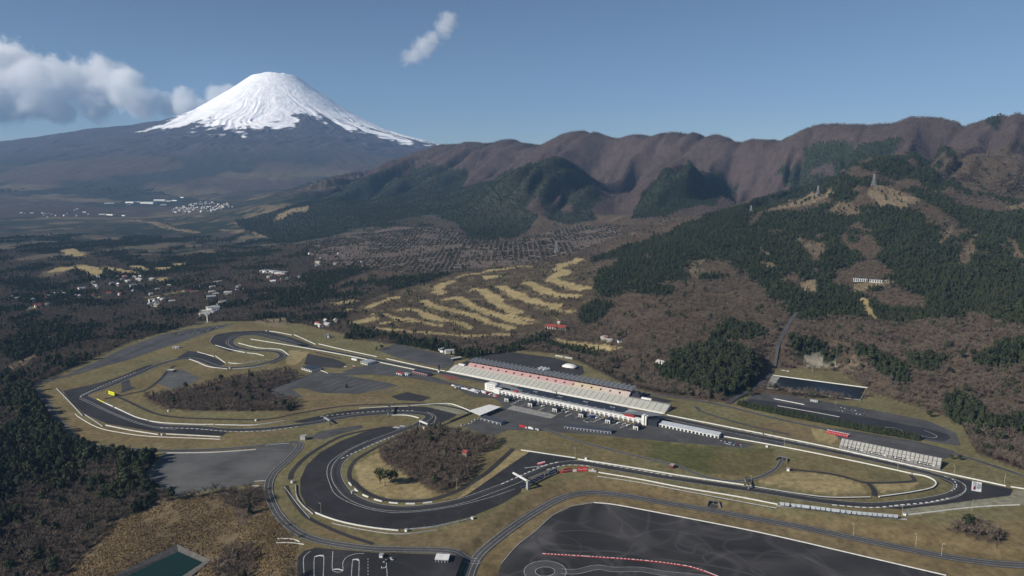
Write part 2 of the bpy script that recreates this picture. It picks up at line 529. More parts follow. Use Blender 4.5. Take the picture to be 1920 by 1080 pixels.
def covline(cls, pts, w):
    c = catmull(on_ground(pts)[:, :2], 12.0)
    nn = normals2(c)
    ww = w / 2 * (0.75 + 0.5 * vnoise(np.arange(len(c)) * 0.35, np.arange(len(c)) * 0.0, len(pts)))[:, None]
    COVER.append((CLS[cls], np.concatenate([c - nn * ww, (c + nn * ww)[::-1]]).tolist()))

cov('spur', [(440,414),(490,404),(540,388),(590,368),(640,348),(690,330),(740,322),(800,308),(850,316),(880,322),(868,352),(960,318),(1050,301),(1088,318),
  (1115,347),(1128,372),(1108,396),(1122,412),(1060,420),(1010,402),(960,450),(880,446),(862,428),(820,404),(780,402),(700,425),(600,438),(540,450),(470,440)])
cov('ridge', [(985,395),(1000,370),(1012,372),(1030,405),(1010,402)])
cov('ridge', [(1030,360),(1045,358),(1078,398),(1065,402)])
cov('cemetery', [(560,462),(640,440),(760,425),(850,430),(870,448),(960,452),(1010,440),(1080,420),(1165,418),(1160,440),(1090,470),(1000,495),(900,505),(820,510),(770,512),(690,505),(600,490)])
cov('conifer', [(600,545),(680,512),(760,496),(776,510),(700,532),(640,552),(590,556)])
cov('conifer', [(1182,412),(1202,362),(1260,318),(1300,310),(1345,318),(1383,347),(1373,376),(1340,386),(1280,391),(1240,409)])
cov('conifer', [(1505,282),(1530,264),(1692,259),(1680,285),(1640,300),(1560,305),(1520,320),(1505,302)])
cov('conifer', [(1440,342),(1470,311),(1508,311),(1522,328),(1480,346)])
cov('conifer', [(1845,217),(1866,212),(1872,245),(1850,235)])
cov('conifer', [(1112,484),(1200,449),(1300,415),(1400,381),(1480,352),(1560,328),(1610,309),(1700,293),(1760,270),(1772,262),(1805,330),(1835,352),(1925,374),
  (1960,450),(1960,620),(1880,610),(1830,590),(1760,602),(1680,607),(1600,597),(1500,602),(1450,572),(1430,542),(1400,512),(1300,532),(1250,562),(1180,547),(1130,562),(1082,522),(1100,500)])
for q in ([(1622,362),(1650,347),(1728,374),(1705,386),(1690,392),(1650,388)], [(1548,396),(1575,378),(1622,391),(1600,406)], [(1493,446),(1540,454),(1556,470),(1530,491),(1510,472)],
  [(1416,488),(1452,494),(1440,505)], [(1298,488),(1322,484),(1306,542),(1288,532)], [(1420,463),(1446,474),(1440,481)], [(1600,531),(1660,524),(1682,530),(1600,546)],
  [(1500,531),(1530,524),(1532,552),(1505,547)], [(1885,386),(1925,378),(1925,391),(1890,394)], [(1420,400),(1500,372),(1572,357),(1542,374),(1460,393)]):
    cov('clear' if q[0][0] not in (1298, 1493, 1548) else 'scrub', q)
cov('bare', [(1705,386),(1728,374),(1800,420),(1780,435),(1740,420)])
cov('bare', [(1760,300),(1800,335),(1835,352),(1830,372),(1770,330)])
covline('scrub', [(1830,440),(1815,470),(1800,500)], 26); covline('scrub', [(1780,420),(1770,460)], 18); covline('scrub', [(1895,450),(1915,490)], 24)
covline('tan', [(1620,560),(1630,590),(1650,600)], 22)
covline('scrub', [(1180,440),(1290,405),(1230,420)], 40)
cov('bare', [(1180,552),(1250,566),(1300,536),(1390,522),(1430,545),(1450,575),(1480,600),(1460,650),(1300,660),(1200,640),(1120,660),(1130,600)])
for q in ([(1330,632),(1358,602),(1420,610),(1442,636),(1400,642),(1345,646)], [(1228,692),(1280,657),(1330,642),(1402,660),(1427,690),(1420,735),(1392,748),(1330,745),(1250,716)],
  [(1480,645),(1500,637),(1582,650),(1580,666),(1490,668)], [(1600,655),(1640,660),(1702,690),(1712,722),(1680,722),(1640,690),(1605,672)], [(1700,665),(1772,675),(1760,697),(1710,690)],
  [(1820,682),(1870,645),(1960,640),(1960,690),(1850,696)], [(1760,757),(1800,745),(1832,770),(1850,790),(1940,778),(1940,812),(1840,812),(1790,792)],
  [(650,606),(700,626),(800,638),(882,664),(922,662),(1042,618),(1024,640),(932,670),(880,673),(780,651),(700,641),(648,634)],
  [(1050,602),(1110,586),(1132,595),(1090,613),(1050,612)], [(1008,640),(1060,640),(1132,664),(1107,673),(1040,656)], [(1130,600),(1180,590),(1150,575),(1110,560),(1070,580),(1100,592)]):
    cov('conifer', q)
cov('bare', [(1130,600),(1170,560),(1240,575),(1230,600),(1180,620)])
cov('pale', [(1490,676),(1520,668),(1565,676),(1575,688),(1540,690)])
cov('scrub', [(1470,672),(1600,668),(1620,690),(1590,694),(1480,688)])
cov('pale', [(1505,672),(1540,670),(1578,684),(1570,690),(1540,684)])
# golf courses
cov('golf', [(640,600),(690,560),(780,535),(850,512),(920,506),(1040,490),(1090,480),(1125,500),(1110,545),(1120,560),(1050,600),(1030,622),(960,635),(880,638),(780,630),(700,622)])
GW = 1.0
for w, q in ((30,[(740,580),(773,580),(807,595),(857,605),(885,616)]), (34,[(787,563),(823,577),(873,588),(923,605),(957,616)]), (36,[(833,563),(860,560),(890,577),(940,595),(990,609)]),
  (46,[(880,545),(907,545),(933,567),(973,588)]), (44,[(937,537),(960,548),(983,560),(1020,570),(1052,574)]), (42,[(987,528),(1007,540),(1040,552),(1090,556)]),
  (58,[(1090,484),(1050,500),(1057,512),(1033,523),(1063,535),(1102,543)]), (44,[(853,527),(823,537),(822,553)]), (26,[(700,615),(773,622),(823,627),(890,630),(960,627)]),
  (40,[(655,608),(707,595)]), (22,[(712,608),(745,601),(775,605)]), (20,[(760,595),(790,603),(830,612)]), (20,[(905,580),(945,590),(1000,600)]), (18,[(860,585),(910,603),(950,612)]), (20,[(690,590),(720,588),(760,600)]), (22,[(1000,560),(1040,580),(1080,583)]), (50,[(628,571),(665,563)]), (34,[(637,583),(660,579)]), (32,[(690,576),(727,560),(750,556)]), (45,[(905,521),(940,517)]), (22,[(850,520),(920,508),(1000,498)])):
    covline('tan', q, w * GW)
cov('tan', [(1030,632),(1100,643),(1166,651),(1140,661),(1108,660),(1060,645)])
cov('farmix', [(60,470),(200,460),(300,480),(350,500),(330,530),(180,540),(80,530)])
for w, q in ((70,[(105,510),(127,500)]), (62,[(146,497),(168,506),(190,519)]), (56,[(196,500),(225,508),(259,514)]), (90,[(128,467),(152,482)]), (44,[(250,497),(275,508)]),
  (40,[(45,583),(72,574)]), (28,[(158,558),(188,557)]), (70,[(240,412),(265,415),(290,418),(322,430)]), (56,[(325,430),(345,432),(369,437)]), (30,[(415,431),(452,434)]), (30,[(472,436),(495,445)]), (24,[(20,443),(62,441)]), (26,[(270,560),(330,548),(372,546)])):
    covline('tan' if w not in (70, 56, 30, 24) or q[0][1] > 480 else 'clear', q, w)
for q in ([(287,501),(320,500),(318,507),(290,507)], [(321,495),(349,492),(346,500),(325,501)], [(290,521),(320,518),(315,526),(295,528)], [(512,416),(520,403),(560,388),(579,386),(576,397),(540,401),(530,412)],
          [(362,603),(402,601),(396,608)], [(465,602),(540,594),(536,613),(508,611)], [(0,690),(40,675),(70,662),(60,680),(20,694)], [(80,632),(120,622),(100,640)]):
    cov('clear' if q[0][1] < 480 or q[0][1] > 590 else 'tan', q)
# circuit ground
cov('mix', [(-60,722),(56,726),(80,756),(112,803),(160,842),(208,852),(300,857),(262,893),(300,932),(250,975),(205,985),(120,1075),(-60,1160)])
cov('reed', [(205,985),(262,960),(333,938),(400,928),(450,935),(497,930),(512,966),(558,1022),(548,1100),(420,1130),(180,1130),(110,1090),(190,1010)])
cov('bare', [(400,924),(497,912),(500,935),(480,965),(452,990),(440,960)])
cov('bare', [(420,1040),(470,1020),(480,1060),(440,1110),(400,1080)])
cov('dry', [(560,985),(600,990),(720,1008),(830,995),(930,960),(1010,912),(1120,892),(1290,920),(1400,945),(1470,960),(1690,985),(1920,975),(1920,1052),(1760,1030),(1600,1000),(1340,945),(1130,916),(1050,920),(980,962),(890,1036),(760,1024),(650,1016)], 0.0)
cov('green', [(1000,812),(1060,812),(1250,830),(1400,842),(1450,842),(1450,872),(1410,892),(1320,888),(1190,850),(1040,815)], 0.0)
cov('straw', [(1418,904),(1467,887),(1497,885),(1563,890),(1613,907),(1627,923),(1563,927),(1467,913)], 0.0)
cov('straw', [(1640,905),(1700,905),(1730,903),(1700,920),(1650,922)], 0.0)
cov('straw', [(666,872),(710,847),(747,883),(772,894),(808,922),(812,934),(744,935),(702,929),(674,912)], 0.0)
cov('straw', [(690,850),(740,822),(810,795),(850,780),(800,805),(730,835)], 0.0)
cov('straw', [(963,843),(995,848),(940,882),(872,935),(850,942),(905,892)], 0.0)
cov('gravel', [(1700,950),(1800,940),(1890,930),(1905,918),(1990,930),(1990,965),(1900,942),(1800,955),(1690,968)], 0.0)
cov('straw', [(535,684),(541,657),(583,660),(555,684)], 0.0)
cov('gravel', [(800,762),(840,757),(880,772),(850,778)], 0.0)
cov('dry', [(580,740),(680,738),(740,728),(720,755),(600,770),(560,775),(540,790),(460,795),(520,780)], 0.0)
cov('dry', [(1440,790),(1520,800),(1580,825),(1560,838),(1500,825),(1400,800)], 0.0)
cov('straw', [(1520,802),(1560,808),(1575,820),(1560,832),(1530,826)], 0.0)
cov('dry', [(200,800),(160,790),(120,770),(150,820),(230,830),(400,828),(540,815),(540,805),(400,822)], 0.0)
cov('infield_bare', [(270,748),(330,735),(400,718),(500,700),(545,693),(562,708),(515,728),(565,760),(545,772),(400,772),(310,768)], 0.0)
cov('infield_bare', [(710,846),(770,810),(840,806),(932,826),(922,846),(892,850),(897,872),(870,905),(830,927),(788,908),(748,884),(714,862)], 0.0)
cov('bare', [(1440,706),(1400,735),(1420,742),(1500,745),(1600,752),(1640,742),(1610,738),(1540,728),(1470,720)], 0.0)
cov('bare', [(1770,990),(1840,985),(1890,1008),(1870,1022),(1800,1000)], 0.0)

def cover(x, y, z):
    """class of every ground point"""
    c = np.full(x.shape, CLS['bare'])
    u = x / np.maximum(y, 1)
    left = (u < -0.28) | ((u < 0.02) & (y > 4200))
    c[left & (y > 1300)] = CLS['mix']
    c[(u < -0.02) & (y > 2000) & (y < 4300) & ~left] = CLS['mix']
    c[(y > 4000) & (z > 190)] = CLS['ridge']
    c[(y > 3500) & left & (u < -0.2)] = CLS['farmix']
    c[(y > 7000) & left & (u < -0.25)] = CLS['plain']
    c[(y > 5600) & (u >= -0.25) & (u < 0.02)] = CLS['ridge']
    c[inside(PLATEAU, x, y)] = CLS['grass']
    c[inside(LOWER, x, y)] = CLS['dry']
    jx = x + 14 * (fbm(x / 45, y / 45, 2, 71) - .5) * sstep(1000, 3000, y) * 2
    jy = y + 14 * (fbm(x / 45, y / 45, 2, 72) - .5) * sstep(1000, 3000, y) * 4
    for k, q in COVER:
        c[inside(q, jx, jy)] = k
    return c

# ------------------------------------------------------------------ terrain sheet (finer where the ground is near)
_us = np.concatenate([np.linspace(-1.7, -0.86, 50)[:-1], np.linspace(-0.86, 0.82, 860), np.linspace(0.82, 1.7, 50)[1:]])
_vs = np.exp(np.linspace(math.log(140.0), math.log(17000.0 + APEX), 700))
_U, _V = np.meshgrid(_us, _vs)
TX = _U * _V; TY = _V - APEX
TZ = height(TX, TY)
TC = cover(TX, TY, TZ)
col = ALB[TC].copy()
nA = fbm(TX / 120, TY / 120, 4, 81)[..., None]
nB = fbm(TX / 26, TY / 26, 3, 82)[..., None]
nC = fbm(TX / 520, TY / 520, 3, 83)[..., None]
is_ = lambda *n: np.isin(TC, [CLS[k] for k in n])[..., None]
# winter turf: green and straw mixed
g = is_('grass', 'green', 'dry')
col = np.where(g, col * (1 - sstep(.42, .62, nA) * .55) + np.array([0.165, 0.125, 0.062]) * sstep(.42, .62, nA) * .55, col)
col = np.where(g & (nB > .6), col * 0.86, col)
# patches of evergreens among bare woods far away
clr = np.where(is_('farmix'), sstep(.56, .62, fbm(TX / 210, TY / 260, 3, 88)[..., None]), 0)
col = col * (1 - clr) + np.array([0.125, 0.102, 0.070]) * clr
mixk = np.where(is_('mix', 'farmix'), sstep(.50, .56, nA * .6 + nC * .4), 0)
col = col * (1 - mixk) + np.array([0.024, 0.032, 0.022]) * mixk
pk = np.where(is_('plain'), sstep(.47, .54, fbm(TX / 1500, TY / 700, 4, 85)[..., None]), 0)
col = col * (1 - pk) + np.array([0.032, 0.035, 0.030]) * pk
pk = np.where(is_('plain'), sstep(.60, .66, fbm(TX / 900, TY / 350, 3, 86)[..., None]), 0)
col = col * (1 - pk) + np.array([0.11, 0.092, 0.062]) * pk
gb = np.where(is_('golf'), sstep(.58, .66, nB) * .6, 0)
col = col * (1 - gb) + np.array([0.150, 0.125, 0.062]) * gb * 1.0
gp = np.where(is_('conifer') & ((TY > 1700) & (TY < 3700))[..., None], 1 - sstep(.395, .415, fbm(TX / 170, TY / 230, 4, 135)[..., None]), 0)
col = col * (1 - gp) + ALB[0] * gp
col = col * (0.80 + 0.40 * nB)
nv, nu = TX.shape
me = bpy.data.meshes.new('terrain')
me.vertices.add(nv * nu)
me.vertices.foreach_set('co', np.stack([TX, TY, TZ], -1).astype(np.float32).ravel())
ii = np.arange(nv * nu).reshape(nv, nu)
q = np.stack([ii[:-1, :-1], ii[:-1, 1:], ii[1:, 1:], ii[1:, :-1]], -1).reshape(-1, 4)
me.loops.add(q.size); me.loops.foreach_set('vertex_index', q.ravel().astype(np.int32))
me.polygons.add(len(q)); me.polygons.foreach_set('loop_start', np.arange(0, q.size, 4, dtype=np.int32))
me.polygons.foreach_set('use_smooth', np.ones(len(q), bool))
me.update()
ca = me.attributes.new('ground_colour', 'FLOAT_COLOR', 'POINT')
ca.data.foreach_set('color', np.concatenate([col, np.ones((nv, nu, 1))], -1).astype(np.float32).ravel())
rough = np.where(np.isin(TC, [CLS[k] for k in ('ridge', 'bare', 'mix', 'farmix', 'conifer', 'spur', 'plain', 'cemetery')]), 1.0, 0.0)
ra = me.attributes.new('woodland', 'FLOAT', 'POINT'); ra.data.foreach_set('value', rough.astype(np.float32).ravel())

m, nt, b = nodes_of('ground')
at = N(nt, 'ShaderNodeAttribute', attribute_name='ground_colour')
aw = N(nt, 'ShaderNodeAttribute', attribute_name='woodland')
ge = N(nt, 'ShaderNodeNewGeometry')
nf = N(nt, 'ShaderNodeTexNoise', inp={'Scale': 0.11, 'Detail': 6.0, 'Roughness': 0.7})
nm = N(nt, 'ShaderNodeTexNoise', inp={'Scale': 0.012, 'Detail': 5.0, 'Roughness': 0.6})
vo = N(nt, 'ShaderNodeTexVoronoi', inp={'Scale': 0.085, 'Randomness': 1.0})
for n in (nf, nm, vo):
    nt.links.new(ge.outputs['Position'], n.inputs['Vector'])
r1 = N(nt, 'ShaderNodeMapRange', inp={'From Min': 0.3, 'From Max': 0.7, 'To Min': 0.62, 'To Max': 1.38})
r2 = N(nt, 'ShaderNodeMapRange', inp={'From Min': 0.3, 'From Max': 0.7, 'To Min': 0.80, 'To Max': 1.20})
nt.links.new(nf.outputs[0], r1.inputs[0]); nt.links.new(nm.outputs[0], r2.inputs[0])
mu = N(nt, 'ShaderNodeMath', operation='MULTIPLY')
nt.links.new(r1.outputs[0], mu.inputs[0]); nt.links.new(r2.outputs[0], mu.inputs[1])
mx = N(nt, 'ShaderNodeMix', data_type='RGBA', blend_type='MULTIPLY'); mx.inputs[0].default_value = 1
nt.links.new(at.outputs['Color'], mx.inputs[6]); nt.links.new(mu.outputs[0], mx.inputs[7])
nt.links.new(mx.outputs[2], b.inputs['Base Color'])
b.inputs['Roughness'].default_value = 0.95; b.inputs['Specular IOR Level'].default_value = 0.05
ad = N(nt, 'ShaderNodeMath', operation='MULTIPLY_ADD')       # tree-crown relief where woods grow
ad.inputs[1].default_value = -0.55
nt.links.new(vo.outputs['Distance'], ad.inputs[0])
ad.inputs[0].default_value = 0
sc_ = N(nt, 'ShaderNodeMath', operation='MULTIPLY'); sc_.inputs[1].default_value = -0.09
nt.links.new(vo.outputs['Distance'], sc_.inputs[0])
hh = N(nt, 'ShaderNodeMath', operation='ADD')
nt.links.new(sc_.outputs[0], hh.inputs[0]); nt.links.new(nf.outputs[0], hh.inputs[1])
hd = N(nt, 'ShaderNodeMath', operation='MULTIPLY_ADD'); hd.inputs[1].default_value = 6.5; hd.inputs[2].default_value = 0.5
nt.links.new(aw.outputs['Fac'], hd.inputs[0])
bp = N(nt, 'ShaderNodeBump', inp={'Strength': 0.9})
nt.links.new(hd.outputs[0], bp.inputs['Distance']); nt.links.new(hh.outputs[0], bp.inputs['Height'])
nt.links.new(bp.outputs[0], b.inputs['Normal'])
me.materials.append(m)
tag(link('terrain', me), kind='structure')

# ------------------------------------------------------------------ the volcano
VX, VY, VZ = PD(515, 141, 19000)
PR = np.array([0, 300, 480, 600, 1150, 2050, 2750, 3450, 4200, 5400, 6500, 8000, 9500, 11500, 15000.])
PZ = np.array([-25, 0, 4, 50, 440, 1025, 1360, 1600, 1800, 2055, 2300, 2680, 3080, 3450, 3700.])
PZL = np.array([-25, 0, 4, 50, 440, 1010, 1270, 1400, 1500, 1735, 1900, 2160, 2700, 3380, 3700.])
nth, nr = 620, 300
th = np.linspace(math.radians(-200), math.radians(20), nth)       # the side seen from the circuit and both flanks
rr = np.concatenate([np.linspace(0, 6000, 230), np.linspace(6000, 15000, nr - 229)[1:]])
TH, RR = np.meshgrid(th, rr)
pz = np.interp(RR, PR, PZ); pl = np.interp(RR, PR, PZL)
lf = sstep(0.55, 0.98, -np.cos(TH))
drop = pz * (1 - lf) + pl * lf
ax, ay = np.cos(TH), np.sin(TH)
wp = 5.0 * (fbm(RR / 1400 + 3, TH * 2.2, 3, 91) - .5)
k1 = TH * 9 + wp
rid = 1 - np.abs(2 * fbm(k1, RR / 2600 + wp * .2, 4, 92) - 1) * 1.5
rid2 = 1 - np.abs(2 * fbm(k1 * 2.7 + 7, RR / 1300, 3, 93) - 1) * 1.5
amp = .62 * np.minimum(RR / 4600, 1) ** 1.7 * sstep(450, 1500, RR) * (1 - 0.6 * sstep(4500, 8500, RR))
vz = VZ - drop + amp * (105 * (rid - .55) + 50 * (rid2 - .5)) + 30 * (fbm(ax * RR / 400, ay * RR / 400, 4, 94) - .5) * sstep(300, 900, RR)
vz = vz + 40 * sstep(250, 420, RR) * (1 - sstep(450, 620, RR)) * (vnoise(TH * 4, RR * 0, 95) - .5)
vz = np.maximum(vz, -57.0)
vx = VX + RR * ax; vy = VY + RR * ay
me = bpy.data.meshes.new('volcano')
me.vertices.add(nth * nr)
me.vertices.foreach_set('co', np.stack([vx, vy, vz], -1).astype(np.float32).ravel())
ii = np.arange(nth * nr).reshape(nr, nth)
q = np.stack([ii[:-1, :-1], ii[1:, :-1], ii[1:, 1:], ii[:-1, 1:]], -1).reshape(-1, 4)
me.loops.add(q.size); me.loops.foreach_set('vertex_index', q.ravel().astype(np.int32))
me.polygons.add(len(q)); me.polygons.foreach_set('loop_start', np.arange(0, q.size, 4, dtype=np.int32))
me.polygons.foreach_set('use_smooth', np.ones(len(q), bool))
me.update()
# snow cover, with cloud shade painted in on the left flank: deep above the snow line, streaks in gullies below it
snow_shade_line = 1500 + 300 * (fbm(TH * 4, RR * 0 + 2, 3, 96) - .5)
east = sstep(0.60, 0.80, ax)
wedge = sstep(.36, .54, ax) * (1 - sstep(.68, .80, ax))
snow_shade_line = snow_shade_line + 430 * wedge - 260 * sstep(.6, .9, ax) + 560 * sstep(.45, .85, -ax)  # last term colours the left flank dark in place of cloud cover and shade
sn = (vz - snow_shade_line) / 330.0 + 1.0 * (fbm(k1 * 2.4, RR / 1100, 4, 97) - .50) - 0.3 * (rid - .55) + 1.5 * (fbm(vx / 200, vz / 70, 4, 98) - .5)
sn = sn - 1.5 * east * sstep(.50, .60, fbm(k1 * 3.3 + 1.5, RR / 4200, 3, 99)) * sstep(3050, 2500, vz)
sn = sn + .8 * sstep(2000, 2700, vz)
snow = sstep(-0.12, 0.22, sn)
snow = np.maximum(snow, 0 * sstep(.72, .78, fbm(vx / 300, vz / 60, 3, 100)) * sstep(1000, 1250, vz) * .7)
rock = np.array([0.058, 0.048, 0.050]); low = np.array([0.070, 0.055, 0.046]); dark = np.array([0.034, 0.036, 0.033])
t_ = sstep(1000, 650, vz)[..., None]
lo = low + (dark - low) * sstep(.47, .56, fbm(vx / 1300, vy / 1300, 4, 101))[..., None]
lo = lo + (np.array([.10, .083, .058]) - lo) * sstep(.58, .66, fbm(vx / 1500, vy / 600, 3, 102))[..., None] * sstep(700, 500, vz)[..., None]
vc = rock * (1 - t_) + lo * t_
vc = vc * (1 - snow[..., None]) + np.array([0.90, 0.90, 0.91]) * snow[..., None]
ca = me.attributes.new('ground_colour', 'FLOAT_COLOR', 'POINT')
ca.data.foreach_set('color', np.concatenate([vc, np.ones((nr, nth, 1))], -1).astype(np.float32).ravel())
m, nt, b = nodes_of('volcano_slope')
at = N(nt, 'ShaderNodeAttribute', attribute_name='ground_colour')
ge = N(nt, 'ShaderNodeNewGeometry')
nf = N(nt, 'ShaderNodeTexNoise', inp={'Scale': 0.006, 'Detail': 7.0, 'Roughness': 0.65})
nt.links.new(ge.outputs['Position'], nf.inputs['Vector'])
r1 = N(nt, 'ShaderNodeMapRange', inp={'From Min': 0.3, 'From Max': 0.7, 'To Min': 0.85, 'To Max': 1.1})
nt.links.new(nf.outputs[0], r1.inputs[0])
mx = N(nt, 'ShaderNodeMix', data_type='RGBA', blend_type='MULTIPLY'); mx.inputs[0].default_value = 1
nt.links.new(at.outputs['Color'], mx.inputs[6]); nt.links.new(r1.outputs[0], mx.inputs[7])
nt.links.new(mx.outputs[2], b.inputs['Base Color'])
b.inputs['Roughness'].default_value = 0.9; b.inputs['Specular IOR Level'].default_value = 0.05
bp = N(nt, 'ShaderNodeBump', inp={'Strength': 0.7, 'Distance': 45.0})
nt.links.new(nf.outputs[0], bp.inputs['Height']); nt.links.new(bp.outputs[0], b.inputs['Normal'])
me.materials.append(m)
tag(link('volcano', me), kind='structure')
# ------------------------------------------------------------------ circuit surfaces
M_TRACK = asphalt('track_asphalt', (0.044, 0.044, 0.045), 0.45, (0.83, -0.55))
M_RUN = asphalt('runoff_asphalt', (0.025, 0.0245, 0.026), 0.4, (0.83, -0.55), 0.22, 0.012)
M_LOT = asphalt('lot_asphalt', (0.062, 0.062, 0.062), 0.45, (0.83, -0.55), 0.15, 0.02)
M_ROAD = asphalt('road_asphalt', (0.064, 0.063, 0.064), 0.2)
M_SERV = asphalt('service_asphalt', (0.036, 0.034, 0.035), 0.15)
M_PAD = asphalt('skid_pad_asphalt', (0.030, 0.0285, 0.029), 0.5, (0.97, -0.2), 0.62, 0.009)
M_GLOT = asphalt('gravel_lot', (0.092, 0.093, 0.090), 0.45, (1.0, 0.1))
M_KART = asphalt('kart_asphalt', (0.030, 0.030, 0.036), 0.25, (0.9, -0.42))
M_WHITE = mat('white_paint', (0.72, 0.72, 0.70), 0.6, 0.12, 0.3)
M_LINE = mat('worn_line_paint', (0.42, 0.42, 0.41), 0.7, 0.3, 0.25)
M_DIM = mat('faded_line_paint', (0.20, 0.20, 0.20), 0.8, 0.3, 0.25)
M_WALL = mat('barrier_white', (0.70, 0.70, 0.67), 0.55, 0.10, 0.2)
M_WGREY = mat('barrier_grey', (0.40, 0.40, 0.41), 0.6, 0.2, 0.2)
M_CONC = mat('concrete', (0.42, 0.41, 0.38), 0.85, 0.15, 0.25)
M_DCONC = mat('dark_concrete', (0.16, 0.16, 0.16), 0.85, 0.2, 0.2)
M_RUBBER = mat('tyre_rubber', (0.025, 0.025, 0.028), 0.8, 0.3, 0.6)
M_RED = mat('red_paint', (0.42, 0.035, 0.045), 0.5, 0.15, 0.4)
M_YEL = mat('yellow_paint', (0.72, 0.70, 0.03), 0.5, 0.08, 0.4)
M_BLUE = mat('blue_paint', (0.03, 0.05, 0.16), 0.5, 0.15, 0.4)
M_STEEL = mat('galvanised_steel', (0.33, 0.35, 0.38), 0.45, 0.12, 0.5, metal=0.4)
M_BLACK = mat('black_paint', (0.015, 0.015, 0.017), 0.5, 0.2, 0.5)
M_DGREY = mat('dark_grey_sheet', (0.055, 0.060, 0.072), 0.5, 0.15, 0.3)
M_GLASS = mat('window_glass', (0.03, 0.038, 0.05), 0.12, 0.2, 0.4, spec=0.6)
M_PALE = mat('pale_concrete', (0.27, 0.265, 0.24), 0.85, 0.2, 0.15)

TRACK_PX = [(560,646),(640,662),(713,676),(813,696),(880,709),(1000,734),(1130,760),(1250,783),(1360,806),(1480,830),(1613,857),(1700,877),(1752,890),(1782,899),(1797,908),(1799,918),(1782,929),(1740,938),
  (1690,944),(1630,947),(1547,940),(1440,923),(1333,907),(1233,892),(1133,875),(1088,868),(1058,869),(1028,877),(1000,888),(960,905),(915,922),(869,938),(815,949),(758,954),(704,949),(660,932),(637,908),(630,886),
  (637,866),(660,847),(702,827),(744,811),(780,797),(800,786),(803,780),(793,776),(768,774),(733,774),(680,778),(630,785),(583,794),(500,804),(430,806),(370,801),(311,799),(276,793),(241,781),(205,766),(177,752),(163,746),
  (158,742),(164,738.5),(182,732),(207,723),(229,713.5),(262,699.5),(297,684),(328,675),(350,672),(370,674),(391,682),(408,688),(428,690),(468,687),(504,679),(521,673),(529,667),(522,661),(504,658),(475,657),(454,653.5),(438,648),(433,641.5),(440,634),(457,628.5),(482,628),(511,634),(553,644.5),(575,649)]
TRACK = catmull(XY(TRACK_PX), 5.0)
W = 15.0
trk = ribbon('race_track', TRACK, 0, W, 0.20, M_TRACK, kind='structure')
M_RUBBERED = asphalt('rubbered_asphalt', (0.030, 0.0295, 0.031), 0.3, (0.83, -0.55))
ribbon('racing_line', TRACK, 1.5, 4.2, 0.225, M_RUBBERED, trk)
for s in (-1, 1):
    ribbon('edge_line', TRACK, s * (W / 2 - 0.5), 0.75, 0.27, M_LINE, trk)

def curve(px, step=4.0, z=0.0):
    return catmull(XY(px, z), step)

def kerb(px, w=1.6, dash=(5, 4), m=M_WHITE, z=0.32, name='kerb', zb=0.0):
    ribbon(name, curve(px, 1.5, zb), 0, w, z + zb, m, trk, dash=dash)

# striped kerbs along the corners
kerb([(1560,947),(1630,952),(1690,947),(1740,942),(1780,934)], 2.4)
kerb([(1770,893),(1786,899),(1793,908),(1792,915),(1784,921)], 1.4)
kerb([(1095,864),(1180,879),(1260,893)], 1.6)
kerb([(940,908),(985,888),(1020,873),(1048,866)], 1.6)
kerb([(600,781),(660,775),(730,770),(775,770)], 1.6)
kerb([(1025,881),(1055,873),(1082,872.5),(1110,875)], 1.4)
kerb([(150,744),(180,729),(215,714),(255,698)], 1.6)
kerb([(300,802),(370,804.5),(430,809),(500,808),(560,800)], 1.6)
kerb([(640,860),(680,842),(740,817),(775,805)], 1.6)
kerb([(430,683),(470,680),(505,673)], 1.4)
kerb([(1370,803),(1450,820),(1520,834)], 1.0, (6, 6))
kerb([(1600,850),(1680,868),(1730,880)], 1.0, (7, 5))
# solid outer lines of the corners
for q in ([(1745,886),(1780,896),(1805,906),(1811,915),(1804,925),(1780,934),(1740,943)], [(616,902),(613,885),(620,866),(650,845),(690,826)], [(616,902),(630,928),(672,949),(730,961),(790,959),(850,950),(915,934),(965,917)],
  [(800,772),(816,780),(815,790),(797,802)], [(148,747),(175,760),(210,776),(245,790),(285,801),(330,806)], [(425,646),(424,640),(434,631),(455,625),(485,625),(515,631),(552,640)], [(425,646),(440,654),(465,661),(490,664)]):
    NCL = globals().get('NCL', 0) + 1
    ribbon('corner_line', curve(q), 0, 0.8, 0.285 + NCL * .003, M_LINE, trk)

RUNS = [
 [(1735,884),(1780,893),(1899,917),(1894,929),(1823,938),(1760,947),(1720,951),(1690,955),(1640,951),(1700,940),(1775,928),(1795,914)],
 [(993,847),(1080,860),(1075,867),(1040,874),(1000,889),(940,914),(867,939),(855,938),(877,927),(940,883)],
 [(772,799),(720,800),(680,811),(638,827),(599,849),(574,874),(563,899),(563,924),(574,947),(591,959),(613,969),(661,981),(716,990),(758,992),(813,986),(883,969),(940,945),(975,924),(985,900),(915,922),(815,949),(758,954),(704,949),(660,932),(637,908),(630,886),(637,866),(660,847),(702,827),(744,811)],
 [(547,791),(630,773),(700,765),(770,762),(800,763),(858,777),(840,787),(797,805),(790,793),(803,782),(793,776),(768,774),(733,774),(680,778),(583,794)],
 [(118,733),(160,724),(197,715),(227,705),(255,693),(280,684),(300,684),(229,713),(182,732),(158,742),(163,746),(205,766),(241,781),(276,793),(311,799),(370,801),(430,806),(418,817),(370,815),(300,811),(200,794),(160,777),(133,752)],
 [(330,672),(353,658),(378,661),(400,670),(423,682),(408,688),(391,682),(370,674),(350,672)],
 [(432,660),(410,652),(395,643),(394,636),(405,628),(450,621.5),(500,621),(547,633),(590,649),(553,644.5),(511,634),(482,628),(457,628.5),(440,634),(433,641.5),(438,648),(454,653.5)],
 [(529,667),(540,664),(533,672),(515,681),(505,682),(521,673)],
]
for i, q in enumerate(RUNS):
    sheet('runoff_area', XY(q), 0.10 + i * .006, M_RUN, kind='structure')
